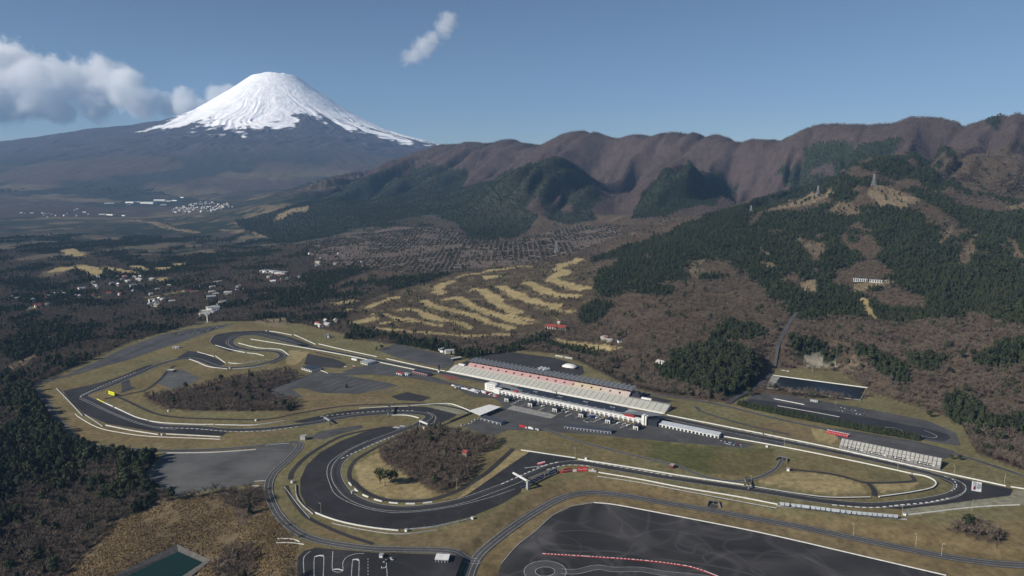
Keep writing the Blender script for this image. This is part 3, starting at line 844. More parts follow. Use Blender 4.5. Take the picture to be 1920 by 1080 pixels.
LOTS = [
 ('gravel_lot', [(309,848),(400,847),(480,842),(497,835),(543,832),(553,838),(547,853),(497,900),(470,908),(387,920),(333,930),(307,923),(273,893)], M_GLOT, 0.06),
 ('parking_lot', [(130,699),(180,678),(233,653),(300,628),(353,617),(417,609),(440,606),(415,615),(400,619),(350,638),(283,660),(233,677),(167,694)], M_LOT, 0.06),
 ('parking_lot', [(296,719),(308,703),(320,693),(340,692),(377,710),(350,722),(323,730)], M_GLOT, 0.07),
 ('parking_lot', [(565,727),(643,703),(693,712),(730,718),(747,723),(673,738),(603,737)], M_LOT, 0.075),
 ('parking_lot', [(490,733),(540,718),(590,697),(640,700),(690,690),(700,684),(763,695),(767,707),(690,702),(640,704),(567,727),(547,730),(570,745),(523,748)], M_LOT, 0.06),
 ('parking_lot', [(733,743),(763,735),(808,745),(790,753),(747,750)], M_SERV, 0.07),
 ('paddock', [(690,684),(705,681),(777,694),(840,716),(925,735),(1207,800),(1233,789),(1350,820),(1417,833),(1393,840),(1250,828),(1133,817),(1013,808),(955,806),(920,818),(867,800),(903,783),(945,762),(929,748),(880,742),(847,723),(767,708),(700,700),(640,697)], M_LOT, 0.065),
 ('pit_lane', [(777,692),(840,703),(930,721),(1215,781),(1260,790),(1357,817),(1470,838),(1470,831),(1360,808),(1250,786),(1000,737),(813,700)], M_LOT, 0.085),
 ('parking_lot', [(858,683),(890,670),(957,660),(1040,671),(1092,687),(1096,700),(1078,707),(1245,748),(1264,752),(1240,757)], M_SERV, 0.06),
 ('parking_lot', [(707,657),(740,645),(775,652),(857,670),(847,687),(830,691),(747,671)], M_LOT, 0.06),
 ('parking_lot', [(577,663),(627,673),(650,682),(640,690),(600,688),(570,683)], M_SERV, 0.07),
 ('kart_apron', [(1385,757),(1410,741),(1440,738),(1500,745),(1600,762),(1740,789),(1792,812),(1802,836),(1770,832),(1723,823),(1680,816),(1547,789),(1460,772)], M_LOT, 0.06),
 ('kart_course', [(1393,756),(1407,748),(1447,753),(1580,774),(1663,789),(1747,806),(1777,814),(1782,822),(1770,828),(1723,821),(1680,813),(1547,786),(1460,769),(1400,762)], M_KART, 0.10),
 ('parking_lot', [(1530,800),(1600,808),(1723,828),(1790,846),(1780,858),(1763,861),(1578,826),(1565,815)], M_LOT, 0.06),
 ('parking_lot', [(577,823),(597,810),(640,802),(677,797),(681,802),(640,813),(607,824)], M_LOT, 0.07),
 ('access_area', [(227,717),(242,711),(245,724),(256,727),(227,737),(229,728)], M_TRACK, 0.12),
 ('paddock_slab', [(950,767),(962,760),(1044,778),(1033,785)], M_PALE, 0.12),
 ('training_course', [(545,1300),(557,1080),(558,1045),(570,1033),(592,1027),(640,1031),(700,1036),(770,1038),(860,1041),(868,1046),(850,1090),(840,1300)], M_RUN, 0.06),
]
for i, (nme, q, mm, zz) in enumerate(LOTS):
    sheet(nme, XY(q), zz * .8 + i * .0022, mm, kind='structure')
PAD = XY([(915,1500),(933,1080),(940,1057),(970,1023),(1003,997),(1037,967),(1073,950),(1113,943),(1153,947),(1240,963),(1400,994),(1500,1016),(1590,1037),(1774,1080),(2300,1300),(2300,1500)], LOW_Z)
pad = sheet('skid_pad', PAD, LOW_Z + 0.08, M_PAD, kind='structure')

NROAD = [0]
def road(name, px, w, z=0.14, m=None, lines=(), drape=False, step=4.0, zb=0.0):
    NROAD[0] += 1; z += NROAD[0] * .0021
    c = curve(px, step, zb)
    r = ribbon(name, c, 0, w, z if drape else z + zb, m or M_ROAD, kind='structure', drape=drape)
    for off, lw, dash in lines:
        ribbon('lane_line', c, off, lw, (z if drape else z + zb) + 0.08, M_LINE, r, dash=dash, drape=drape)
    return r
LL = ((-5.2, 0.5, None), (0, 0.35, None), (5.2, 0.5, None))
road('perimeter_road', [(900,1042),(886,1043),(841,1033),(758,1030.5),(702,1029),(647,1023),(591,1012),(555,996),(524,968),(507,936),(503,911),(513,887),(541,861),(558,843),(562,833),(553,829)], 13, 0.45, lines=LL, drape=True)
road('lower_road', [(868,1140),(876,1090),(884,1064),(898,1040),(928,1013),(977,977),(1027,946),(1060,931),(1100,924),(1137,925),(1193,933),(1260,945),(1327,956),(1380,966),(1500,988),(1644,1018),(1752,1040),(1807,1049),(1861,1056),(1930,1060),(2100,1062)], 15, 0.25, zb=LOW_Z, lines=LL)
road('perimeter_road', [(553,829),(480,837),(400,843),(310,845),(213,840),(173,835),(140,818),(108,786),(95,765),(76,737),(67,724),(87,716),(122,706),(180,690)], 9, 0.6, lines=((-4, .4, None), (4, .4, None)), drape=True)
road('service_road', [(544,899),(549,883),(570,860),(602,838),(647,816),(719,801)], 7, 0.15, M_SERV)
road('service_road', [(536,911),(544,930),(560,952),(580,972),(640,1000),(700,1020)], 6, 0.15, M_SERV)
road('service_road', [(658,904),(655,885),(669,861),(719,833),(758,816)], 6, 0.15, M_SERV)
road('service_road', [(658,900),(688,924),(730,938),(799,938),(849,924),(880,907),(913,886),(940,862),(963,841)], 8, 0.15, M_SERV)
road('service_road', [(845,790),(890,772),(870,781),(800,810),(760,829)], 6, 0.15, M_SERV)
road('infield_road', [(1020,804),(1067,822),(1133,840),(1200,857),(1267,873),(1317,892),(1367,902),(1417,897),(1453,880),(1466,862)], 7, 0.15, lines=((-2.6,.45,None),(2.6,.45,None)))
road('service_road', [(1477,880),(1547,887),(1590,896),(1627,905),(1707,903),(1713,897),(1707,891)], 6, 0.15, M_SERV)
road('service_road', [(1627,905),(1638,918),(1640,930)], 7, 0.16, M_SERV)
road('north_road', [(1180,731),(1207,737),(1300,750),(1363,762),(1447,783),(1580,811),(1747,841),(1813,858),(1920,893),(2050,940)], 9, 0.5, lines=((-4,.4,None),(4,.4,None)), drape=True)
road('north_road', [(1305,762),(1312,770),(1330,777),(1400,797),(1480,815)], 7, 0.15)
road('access_road', [(1365,757),(1385,743),(1415,728),(1440,705),(1465,670),(1490,640)], 9, 0.8, drape=True)
road('service_road', [(196,748),(245,738),(275,730),(300,712),(315,695),(328,685)], 7, 0.13, M_SERV)
road('service_road', [(215,741),(245,755),(290,775),(340,783),(420,786),(500,786),(560,775),(640,762),(720,758),(800,757),(860,766),(885,775)], 6, 0.13, M_SERV)
road('service_road', [(590,660),(620,668),(640,672)], 5, 0.13, M_SERV)
road('lot_road', [(60,722),(90,712),(160,694),(230,668),(300,640),(370,618)], 7, 0.6, drape=True)
# tyre paths polished into the skid pad
M_TYRE = asphalt('polished_asphalt', (0.052, 0.050, 0.050), 0.4, (1, 0))
for q, w in (([(1030,1030),(1006,1016),(1012,1003),(1060,996),(1110,996),(1170,1010),(1220,1023),(1255,1012),(1270,995),(1310,988),(1360,990)], 6),
             ([(1030,1030),(1080,1034),(1150,1034),(1230,1047),(1330,1060),(1400,1075),(1440,1090)], 6), ([(1265,1015),(1272,1030),(1300,1037),(1302,1025),(1320,1020),(1335,1030),(1318,1043),(1325,1055)], 5),
             ([(1400,1060),(1440,1035),(1490,1040),(1530,1060),(1600,1090)], 8), ([(1450,1090),(1410,1070),(1420,1055),(1460,1055)], 6)):
    NROAD[0] += 1
    for sm in (0,):
        cq = curve(q, 3, LOW_Z)
        ribbon('tyre_path', cq, 0, w * .6, LOW_Z + 0.10 + NROAD[0] * .0021, M_TYRE, pad)
ell = [(1032 + 47 * math.cos(t), 1076 + 22 * math.sin(t)) for t in np.linspace(0, 2 * math.pi, 25)[:-1]]
for k, mm in ((1.0, M_TYRE),):
    c = catmull(XY([(1022 + (x - 1032) * .62, 1072 + (y - 1076) * .66) for x, y in ell], LOW_Z), 2, True)
    ribbon('circle_course', c, 0, 13, LOW_Z + 0.16, M_LOT, pad, closed=True)
    for s in (-6.2, 6.2):
        ribbon('course_line', c, s, 0.6, LOW_Z + 0.22, M_LINE, pad, closed=True)
c = curve([(1052,1071),(1080,1072),(1120,1064),(1150,1068),(1200,1068),(1250,1076),(1330,1085),(1420,1110)], 3, LOW_Z)
ribbon('course_lane', c, 0, 9, LOW_Z + 0.185, M_LOT, pad)
for s in (-4.6, 4.6):
    ribbon('course_line', c, s, 0.5, LOW_Z + 0.235, M_LINE, pad)
c = curve([(1017,1039),(1100,1044),(1200,1051),(1275,1060),(1310,1068),(1350,1083)], 2, LOW_Z)
mb = MB(); wall_along(mb, c, 1.2, 0.8, LOW_Z + .1)
rb = tag(mb.build('cone_barrier', M_RED), 'low red and white plastic barrier across the dark skid pad', 'barrier')
ribbon('white_blocks', c, 0, 1.3, LOW_Z + 0.93, M_WHITE, rb, kind='stuff', dash=(2.2, 2.0))
# mini training course: white track edges
for q, dsh in (([(570,1078),(569,1050),(573,1041),(582,1034)], None), ([(589,1095),(589,1049),(593,1043),(602,1041),(607,1043),(606,1080),(604,1095)], None), ([(624,1034),(623,1066),(628,1072),(638,1073),(643,1069),(643,1055),(650,1045),(665,1039),(683,1038)], None),
           ([(658,1095),(661,1053),(666,1049),(673,1051),(672,1095)], None), ([(690,1047),(690,1095)], (3, 3)), ([(724,1050),(727,1095)], None)):
    ribbon('course_line', curve(q, 1.5), 0, 0.8, 0.2, M_LINE, trk, dash=dsh)
for a, b_ in (((591,1044),(606,1043)), ((625,1068),(643,1070)), ((661,1050),(673,1051))):
    ribbon('course_line', curve([a, ((a[0]+b_[0])/2, (a[1]+b_[1])/2 - 1.5), b_], 1.5), 0, 1.8, 0.24, M_WHITE, trk)
# parking stripes
for k in range(9):
    t = k / 8
    ax_, ay_ = 575 + t * 150, 730 + t * 6.5
    ribbon('parking_strip', curve([(ax_ , ay_ ), (ax_ + 66 - 40 * t, ay_ - 23 + 12 * t)]), 0, 4.0, 0.12, M_GLOT, trk)
for k in range(34):
    x = 1240 + k * 5; y = 802 + k * 1.05
    if k not in (0,):
        ribbon('bay_line', curve([(x, y + 6), (x + 9, y + 1)]), 0, 0.35, 0.14, M_DIM, trk)
# painted marks on the tarmac
def mark(name, px, m, z=0.3):
    return sheet(name, XY(px), z, m, trk)
mark('painted_panel', [(1822.6,902),(1841,905.2),(1839.6,923.2),(1821.2,920)], M_WHITE, 0.32)
mark('painted_square', [(1825.4,911.8),(1829.8,912.4),(1829,919),(1824.6,918.4)], mat('dark_red_paint', (0.16, 0.01, 0.03), .6, .1), 0.38)
o0 = Vector(P(1826.3, 911)); up = (Vector(P(1827, 903)) - o0).normalized(); rt = (Vector(P(1838, 912.6)) - Vector(P(1826, 911))).normalized()
for i, (w_, px_) in enumerate((('TOYOTA', (1827.8, 907.0)), ('GAZOO', (1832.4, 911.5)), ('Racing', (1836.8, 912.6)))):
    me = text_mesh(w_, 6.2 if i else 4.6)
    o = link('lettering', me, trk, M_BLACK)
    q0 = Vector(P(*px_))
    mt = Matrix.Identity(4)
    yv = Vector((0, 0, 1)).cross(up)
    for r_ in range(3):
        mt[r_][0] = up[r_]; mt[r_][1] = yv[r_]
    mt.translation = (q0.x, q0.y, 0.40)
    o.matrix_world = mt
mark('painted_logo', [(1005,871),(1008,867.5),(1023,865),(1023,868),(1012,872)], M_RED, 0.31)
for k in range(5):
    mark('painted_letter', [(1008.5 + k*2.7, 870.6 - k*.75), (1010.3 + k*2.7, 870.1 - k*.75), (1010.4 + k*2.7, 867.8 - k*.7), (1008.8 + k*2.7, 868.2 - k*.7)], M_WHITE, 0.36)
mark('painted_line', [(983,877.4),(1024,872.2),(1024,873.4),(984,878.4)], M_LINE, 0.31)
mark('red_hatched_area', [(826,702),(860,708.5),(852,712.5),(838,709)], mat('worn_red_paint', (0.26,0.07,0.07), .7, .3, .3), 0.30)
mark('chalk_mark', [(741,799.5),(752,801.5),(747,804),(735,802)], M_LINE, 0.3)
mark('chalk_mark', [(752,797.5),(761,799),(757,801.5),(747,799.5)], M_LINE, 0.3)

# ------------------------------------------------------------------ water
m, nt, b = nodes_of('reservoir_water')
b.inputs['Base Color'].default_value = (0.008, 0.026, 0.018, 1); b.inputs['Roughness'].default_value = 0.22; b.inputs['Specular IOR Level'].default_value = 0.18
g = N(nt, 'ShaderNodeNewGeometry'); n1 = N(nt, 'ShaderNodeTexNoise', inp={'Scale': 0.35, 'Detail': 3.0}); nt.links.new(g.outputs['Position'], n1.inputs['Vector'])
bp = N(nt, 'ShaderNodeBump', inp={'Strength': 0.12, 'Distance': 0.4}); nt.links.new(n1.outputs[0], bp.inputs['Height']); nt.links.new(bp.outputs[0], b.inputs['Normal'])
M_WATER = m
M_WATER2 = m.copy(); M_WATER2.node_tree.nodes['Principled BSDF'].inputs['Base Color'].default_value = (0.009, 0.013, 0.018, 1)
sheet('pond_water', POND, POND_Z, M_WATER, kind='structure')
mb = MB()
n_ = len(POND)
for i in range(n_):
    a, b_ = POND[i], POND[(i+1) % n_]; c_, d_ = POND_RIM[(i+1) % n_], POND_RIM[i]
    mb.face([(*a, POND_Z - .6), (*b_, POND_Z - .6), (*c_, POND_Z + 3.9), (*d_, POND_Z + 3.9)])
for f_ in range(len(mb.f)):
    mb.f[f_] = tuple(reversed(mb.f[f_]))
tag(mb.build('pond_lining', mat('pond_concrete', (0.105, 0.10, 0.092), .9, .2, .2)), kind='structure')
RES = XY([(1464,707),(1622,728.5),(1610,748),(1453,723.5)])
sheet('reservoir_water', RES, 0.9, M_WATER2, kind='structure')
res = empty('reservoir_basin', P(1530, 727), label='concrete rim around the long dark rectangular reservoir below the wooded hill', cat='reservoir wall')
ro = XY([(1449,704),(1627,727.5),(1613,750.5),(1436,727)])
def rel(o, pts): return [(x - o.location.x, y - o.location.y) for x, y in pts]
for i in range(4):
    mb = MB(); a, b_ = rel(res, [ro[i], ro[(i+1) % 4]])
    wall_along(mb, np.array([a, b_]), 1.5 if i in (0,) else 1.0, 1.4)
    mb.build('rim_wall', M_WALL if i == 0 else M_PALE, res)
mb = MB(); mb.prism(rel(res, XY([(1449,704.5),(1463,706.6),(1452,723),(1438,726)])), -.1, 1.1); mb.build('apron_slab', M_PALE, res)

# ------------------------------------------------------------------ barriers
def barrier(px, label, w=1.6, h=1.3, m=None, cap=None, name='track_barrier', z=0.0, drape=False, cat='barrier', posts=None, group=None):
    w *= .68; h *= .85
    c = curve(px, 5.0, z)
    o0 = c[len(c) // 2]
    e = empty(name, (o0[0], o0[1], 0), label=label, cat=cat, group=group)
    mb = MB(); wall_along(mb, c, w, h, z, drape); mb.v = [(x - o0[0], y - o0[1], zz) for x, y, zz in mb.v]
    mb.build('wall', m or M_WALL, e)
    if cap is not None:          # tyre stacks in front of the wall
        nn = normals2(c)
        mb = MB(); wall_along(mb, c + nn * cap * (w / 2 + .7), 1.2, 1.0, z, drape); mb.v = [(x - o0[0], y - o0[1], zz) for x, y, zz in mb.v]
        mb.build('tyre_row', M_RUBBER, e)
    if posts:
        mb = MB()
        acc = 0
        for i in range(len(c) - 1):
            acc += np.linalg.norm(c[i+1] - c[i])
            if acc > posts:
                acc = 0
                hz = h1(*c[i]) if drape else z
                mb.cbox((c[i][0] - o0[0], c[i][1] - o0[1], hz + 1.8), (0.25, 0.25, 3.6))
        tag(mb.build('fence_posts', M_STEEL, e), kind='stuff')
    return e
barrier([(597.5,645),(640,655),(707,669)], 'white wall on the far side of the straight, between the arch and the first gap', 2.0, posts=12)
barrier([(725,672.8),(817.5,693),(840,697),(1000,729),(1130,754),(1244,776)], 'long white wall between the main straight and the foot of the grandstand', 2.4)
barrier([(1250,778),(1280,784),(1430,813.5)], 'white wall beside the straight just past the end of the grandstand', 2.2, posts=12)
barrier([(1433,814),(1560,840),(1680,866.5),(1763,885),(1886,911.5)], 'long white wall in front of the block-seat stand, running on past the painted panel', 2.2, posts=14)
barrier([(1895,913),(1940,920),(2000,931)], 'white wall stub right of the red marker past the painted panel', 2.0)
barrier([(470,636),(560,650.5),(652,667),(705,678),(777,693)], 'white wall on the near side of the straight before the pit entry', 1.6)
barrier([(1357,818.5),(1470,838.5),(1600,864.5),(1709,888)], 'white pit-exit wall on the near side of the straight', 1.8)
barrier([(1711,888.5),(1735,893),(1750,899.5),(1755,906),(1752,912),(1740,917.5),(1700,925),(1648,932)], 'curved white tyre wall wrapping the inside of the first corner', 2.6, 1.4, cap=1)
barrier([(1632,933),(1560,933.5),(1500,927),(1399,911)], 'white tyre wall under the tan mound inside the first corner', 2.2, 1.4, cap=1)
barrier([(1395,909.5),(1280,892.5),(1180,876),(1083,861)], 'long white wall along the grass bank opposite the red corner boards', 2.0)
barrier([(1079,859),(1030,852),(977,844)], 'white wall at the head of the dark triangular run-off', 2.0)
barrier([(1122,886),(1200,899),(1280,914.5),(1380,931),(1458,946)], 'white double wall on the near side of the track, ending at the scaffold stand', 1.6, posts=10)
barrier([(1120,893),(1200,905),(1290,922),(1390,941),(1456,953)], 'thin grey guard rail on the bank under the white double wall', 0.7, 0.9, M_WGREY)
barrier([(591,961.5),(615,971),(650,981),(700,990),(747,995)], 'white wall at the bottom left of the great curve run-off', 1.8, 1.3, cap=1)
barrier([(767,993),(813,988),(850,981),(883,973)], 'grey panelled wall at the bottom right of the great curve run-off', 1.4, 1.3, M_WGREY, posts=9)
barrier([(622,981.5),(690,995),(752,1001.5),(820,994)], 'outermost grey guard rail below the great curve', 0.8, 0.9, M_WGREY)
barrier([(533,913),(544,927),(560,948),(581,972)], 'grey guard rail between perimeter road and great curve', 0.8, 0.9, M_WGREY)
barrier([(554,910),(556,930),(566,946),(587,964.5)], 'white wall on the left edge of the great curve run-off', 1.4, 1.3, M_WGREY, cap=1)
c8 = [(654,905),(663,915),(680,928),(719,941),(772,945),(822,941)]
cc = curve(c8, 2)
for k in range(7):
    a = int(len(cc) * (k / 7.0)); b_ = int(len(cc) * ((k + 0.72) / 7.0))
    mb = MB(); s = cc[a:b_]; o0 = s[0]; wall_along(mb, s - o0, 1.6, 1.2)
    o = mb.build('white_barrier_block', M_WALL); o.location = (o0[0], o0[1], 0)
    tag(o, 'white barrier block in the dashed row on the inside of the great curve', 'barrier', 'dashed row of white barrier blocks inside the great curve')
barrier([(730,779),(755,778.5),(772,780.5),(785,784)], 'short white wall inside the tight hairpin', 1.8)
barrier([(769,761),(800,758.5),(840,757),(860,762),(880,770)], 'curved white wall around the gravel outside the hairpin', 1.6)
barrier([(673,765.5),(720,763),(766,761.5)], 'thin white rail above the hairpin approach', 1.0, 1.0)
barrier([(106,728.5),(125,748),(155,780)], 'grey wall closing the dark run-off at the far left corner', 2.0, 1.6, M_WGREY, cap=1)
barrier([(159,777.5),(175,788),(193,800)], 'short slanting grey wall at the foot of the left corner run-off', 1.6, 1.3, M_WGREY)
barrier([(198,797.5),(245,807),(297,815)], 'pale wall below the left corner, left of the marshal hut', 1.8, 1.3, cap=1)
barrier([(311,814),(370,817),(413,819.5)], 'pale wall below the left corner, right of the marshal hut', 1.6, 1.3)
barrier([(141,776),(149,783),(184,802),(230,812),(283,818.5),(370,822),(413,824)], 'thin white guard rail on the grass bank below the left corner', 0.9, 0.9)
barrier([(182,748.5),(189,752),(196,755.5)], 'short yellow wall below the yellow sign board', 1.8, 1.5, M_YEL)
barrier([(196.5,755.8),(212,762.5)], 'short white wall joined to the yellow one', 1.8, 1.4)
barrier([(215,764),(240,776),(258,783.5),(277,788.5)], 'curving white wall on the inside of the left corner', 2.0, 1.4)
barrier([(279,789.5),(311,793.5),(370,796),(401,796)], 'long white wall under the bare wood, left half', 1.8, 1.3)
barrier([(403,796.5),(467,797.5),(500,794.5),(533,789.5)], 'long white wall under the bare wood, right half', 1.6, 1.3)
barrier([(404,647.5),(430,655),(460,661.5)], 'white wall on the left side of the last bends', 1.6)
barrier([(463,661.8),(480,663.5),(495,667.5)], 'white wall bending into the grass island of the last bends', 1.6)
barrier([(447,643.5),(482,652),(510,654),(528,656.5),(541.5,666)], 'curved white wall on the grass inside the final turn', 2.0)
barrier([(370,660),(401,668.5)], 'white wall left of the grass island, upper piece', 1.4)
barrier([(404,667.5),(423,681)], 'slanting white wall left of the grass island, lower piece', 1.4)
barrier([(428,680.5),(449,682),(470,679.5),(490,675)], 'pale wall along the foot of the grass island', 1.4)
barrier([(355,673.5),(370,679),(391,687.5),(426,692)], 'white wall on the near side of the last bends, left piece', 1.4)
barrier([(435,692),(470,689.5),(504,685.5)], 'white wall on the near side of the last bends, right piece', 1.2)
barrier([(394,640.5),(398,634),(405,628.5),(420,625),(440,622.5),(497,619.8)], 'grey wall around the outside of the final turn', 1.4, 1.2, M_WGREY, cap=-1)
barrier([(505,621),(525,624),(547,628.5)], 'white wall past the top of the final turn', 1.4)
barrier([(551,627.5),(570,636),(592,646)], 'slanting white wall where the straight begins', 1.6)
barrier([(309,850),(400,848.5),(480,843.2)], 'white retaining wall along the top of the grey gravel lot', 1.4, 1.2)
barrier([(497,836),(510,834),(543,831.5)], 'short curved white rail at the upper right of the gravel lot', 0.9, 0.9)
barrier([(173,836.5),(190,839),(212,842.5)], 'short white rail beside the dark grove', 1.0, 1.0)
barrier([(477,903),(497,901.5)], 'white kerb wall at the lower right of the gravel lot, upper one', 0.9, 0.9)
barrier([(470,911),(497,911.5)], 'white kerb wall at the lower right of the gravel lot, lower one', 0.9, 0.9)
barrier([(1113,942.3),(1153,946.3),(1240,962.3),(1400,993.3),(1500,1015.3),(1590,1036.3),(1774,1079)], 'long white kerb wall along the upper edge of the skid pad', 1.5, 0.7, z=LOW_Z)
barrier([(940,1057),(970,1023),(1003,997),(1037,966.5),(1073,949.5),(1113,942.5)], 'grey block wall around the left end of the skid pad', 1.0, 0.8, M_WGREY, z=LOW_Z)
barrier([(1700,966),(1750,960),(1810,953),(1860,949),(1912,947)], 'white panelled barrier along the gravel beside the first corner', 1.2, 1.2, posts=9)
barrier([(520,1010),(548,1011),(562,1016)], 'short white rail at the bend beside the reeds, upper one', 0.8, 0.8)
barrier([(518,1018),(545,1018),(570,1021)], 'short white rail at the bend beside the reeds, lower one', 0.8, 0.8)
barrier([(1451,748),(1480,753.5),(1508,759)], 'white wall on the far side of the kart course', 1.6, 1.2)
barrier([(1458,761),(1520,772),(1574,782)], 'pale pit wall inside the kart course', 1.8, 1.0, M_CONC)
barrier([(590,690.5),(600,694),(615,700)], 'short white wall beside the car park drive', 1.0, 1.0)
for q in ([(1658,801),(1675,802),(1690,807),(1700,811)], [(1733,807),(1750,814),(1757,819),(1748,821),(1727,817)]):
    ribbon('kart_line', curve(q, 2), 0, 1.0, 0.2, M_LINE, trk)

for k in range(14):
    hx = 958 + k * 17.0; hy = 754 + k * 3.65
    ribbon('paddock_strip', curve([(hx, hy + 5), (hx + 12, hy - 1)]), 0, 3.2 if k % 3 == 0 else 1.4, 0.13, M_PALE, trk)
for k in range(26):
    hx = 905 + k * 9.5; hy = 789 + k * 1.2
    ribbon('bay_line', curve([(hx, hy), (hx + 14, hy - 6)]), 0, 0.3, 0.145, M_DIM, trk)
# ------------------------------------------------------------------ buildings of the circuit
def frame(a, b_, z=0.0):
    """ground frame from picture points: origin, heading, length"""
    p, q = Vector(P(*a, z)), Vector(P(*b_, z))
    d = q - p
    return p, math.atan2(d.y, d.x), d.length
def local(o, p):
    v = Vector((p[0] - o.location.x, p[1] - o.location.y))
    c, s = math.cos(-o.rotation_euler.z), math.sin(-o.rotation_euler.z)
    return v.x * c - v.y * s, v.x * s + v.y * c
def dup(o, parent, loc=None, rz=None):
    c = o.copy(); COL.objects.link(c); c.parent = parent
    if loc is not None: c.location = loc
    if rz is not None: c.rotation_euler = (0, 0, rz)
    return c

M_SEAT = mat('grey_seats', (0.42, 0.42, 0.38), .8, .12, .35)
M_SEATP = mat('pink_seats', (0.47, 0.315, 0.305), .8, .12, .35)
M_SEATY = mat('cream_seats', (0.50, 0.44, 0.33), .8, .12, .35)
M_SEATW = mat('pale_seats', (0.50, 0.43, 0.39), .8, .12, .35)
M_ROOFG = mat('grey_roof_sheet', (0.19, 0.195, 0.205), .45, .15, .2)
M_ROOFD = mat('dark_roof_sheet', (0.030, 0.033, 0.045), .4, .15, .2)
M_FACADE = mat('white_cladding', (0.70, 0.70, 0.67), .6, .10, .15)
M_FACG = mat('grey_cladding', (0.32, 0.33, 0.35), .6, .12, .15)
M_DRED = mat('dark_red_wall', (0.055, 0.018, 0.022), .7, .2, .3)
M_ROOFR = mat('red_roof', (0.28, 0.06, 0.05), .7, .2, .2)
M_CREAM = mat('cream_wall', (0.55, 0.52, 0.44), .7, .12, .2)

# --- main grandstand
p0, rz, L = frame((839, 696), (1246, 776))
gs = empty('main_grandstand', p0, rz, 'long grey main grandstand with pink upper tier and folded grey roof facing the pits', 'grandstand')
nsec = 42; sw = L / nsec; rows = 13
mb = MB()
for r in range(rows):
    y0 = 3 + r * 1.9; z0 = 1.0 + r * 0.58
    mb.box(0.0, sw - 0.9, y0, y0 + 1.92, -0.1, z0 + 0.58)
seat0 = mb.build('seat_block', M_SEAT, gs); seat0.location = (0, 0, 0)
for k in range(1, nsec):
    dup(seat0, gs, (k * sw, 0, 0))
mb = MB()
for k in range(nsec):
    for r in range(rows):
        y0 = 3 + r * 1.9
        mb.box((k + 1) * sw - 0.88, (k + 1) * sw - 0.02, y0, y0 + 1.9, -.1, 0.75 + r * 0.58)
tag(mb.build('aisle_steps', M_CONC, gs), kind='stuff')
mb = MB(); mb.box(0, L, 0.5, 2.6, -.1, 1.3); mb.build('front_wall', M_WALL, gs)
ux0 = local(gs, P(884, 684, 9))[0]; ux1 = local(gs, P(1181, 742.5, 9))[0]
mb = MB(); mb.box(ux0 - 4, ux1 + 2, 27.8, 29.8, -.1, 9.6); mb.build('tier_wall', M_SEATW, gs)
for ta, tb, td in ((0.2, ux0 - 4.1, 32), (ux1 + 2.1, L, 34)):
    mb = MB(); mb.box(ta, tb, 27.8, td, -.1, 8.8); mb.build('terrace', M_PALE, gs)
nu_ = 19; uw = (ux1 - ux0) / nu_
blk = {}
for mm in (M_SEATP, M_SEATY, M_SEATW):
    mb = MB()
    for r in range(8):
        mb.box(0.0, uw - .35, 29.9 + r * 1.35, 31.3 + r * 1.35, -.1, 9.9 + r * 0.78)
    blk[mm.name] = mb.mesh('upper_seat_block'); blk[mm.name].materials.append(mm)
for k in range(nu_):
    mm = M_SEATP if k < 13 else (M_SEATY if k < 16 else M_SEATW)
    o = link('upper_seat_block', blk[mm.name], gs); o.location = (ux0 + k * uw, 0, 0)
mb = MB(); mb.box(0, 3.0, 32.6, 35.2, 9.0, 13.4); vm = mb.build('stairway', M_BLACK, gs); vm.location = (ux0 + uw - 1.7, 0, 0)
for k in range(1, nu_ - 1):
    dup(vm, gs, (ux0 + (k + 1) * uw - 1.7, 0, 0))
mb = MB(); mb.box(ux0, ux1, 40.8, 43.5, -.1, 18.6); mb.build('back_wall', M_DRED, gs)
nr_ = 37; rw = (ux1 - ux0 + 6) / nr_
mb = MB()
a, c_ = 0.0, rw
mb.add([(0,37.5,18.7),(rw/2,37.5,20.6),(rw,37.5,18.7),(0,60,20.3),(rw/2,65.0,23.8),(rw,60,20.3),(0,37.5,18.45),(rw/2,37.5,20.05),(rw,37.5,18.45),(0,60,20.05),(rw/2,65.0,23.5),(rw,60,20.05)],
       [(0,1,4,3),(1,2,5,4),(6,9,10,7),(7,10,11,8),(0,6,7,1),(1,7,8,2),(3,4,10,9),(4,5,11,10),(0,3,9,6),(2,8,11,5)])
rp_ = mb.build('roof_panel', M_ROOFG, gs); rp_.location = (ux0 - 3, 0, 0)
for k in range(1, nr_):
    dup(rp_, gs, (ux0 - 3 + k * rw, 0, 0))
mb = MB()
mb.box(-.12, .12, 37.4, 61, 18.8, 20.6)
rd = mb.build('roof_ridge', M_FACG, gs); rd.location = (ux0 - 3, 0, 0)
for k in range(1, nr_ + 1):
    dup(rd, gs, (ux0 - 3 + k * rw, 0, 0))
mb = MB(); mb.bar((0, 56, -.1), (0, 56, 21.0), 0.5); cl = mb.build('roof_column', M_STEEL, gs); cl.location = (ux0, 0, 0)
for k in range(1, 20):
    dup(cl, gs, (ux0 + k * (ux1 - ux0) / 19, 0, 0))
mb = MB(); mb.box(ux0, ux1 + 10, 44, 56, -.1, 8); mb.build('concourse', M_DGREY, gs)
mb = MB(); mb.box(ux1 + 4, ux1 + 20, 36, 52, -.1, 14); mb.box(ux1 + 9, ux1 + 16, 40, 48, 14, 18); mb.build('stair_tower', M_ROOFD, gs)
mb = MB(); mb.box(ux1 + 24, ux1 + 44, 33, 38, -.1, 11.2); mb.build('kiosk', M_FACADE, gs)
mb = MB(); mb.box(ux0 - 24, ux0 - 8, 29, 35, -.1, 11.5); mb.build('kiosk', M_FACADE, gs)

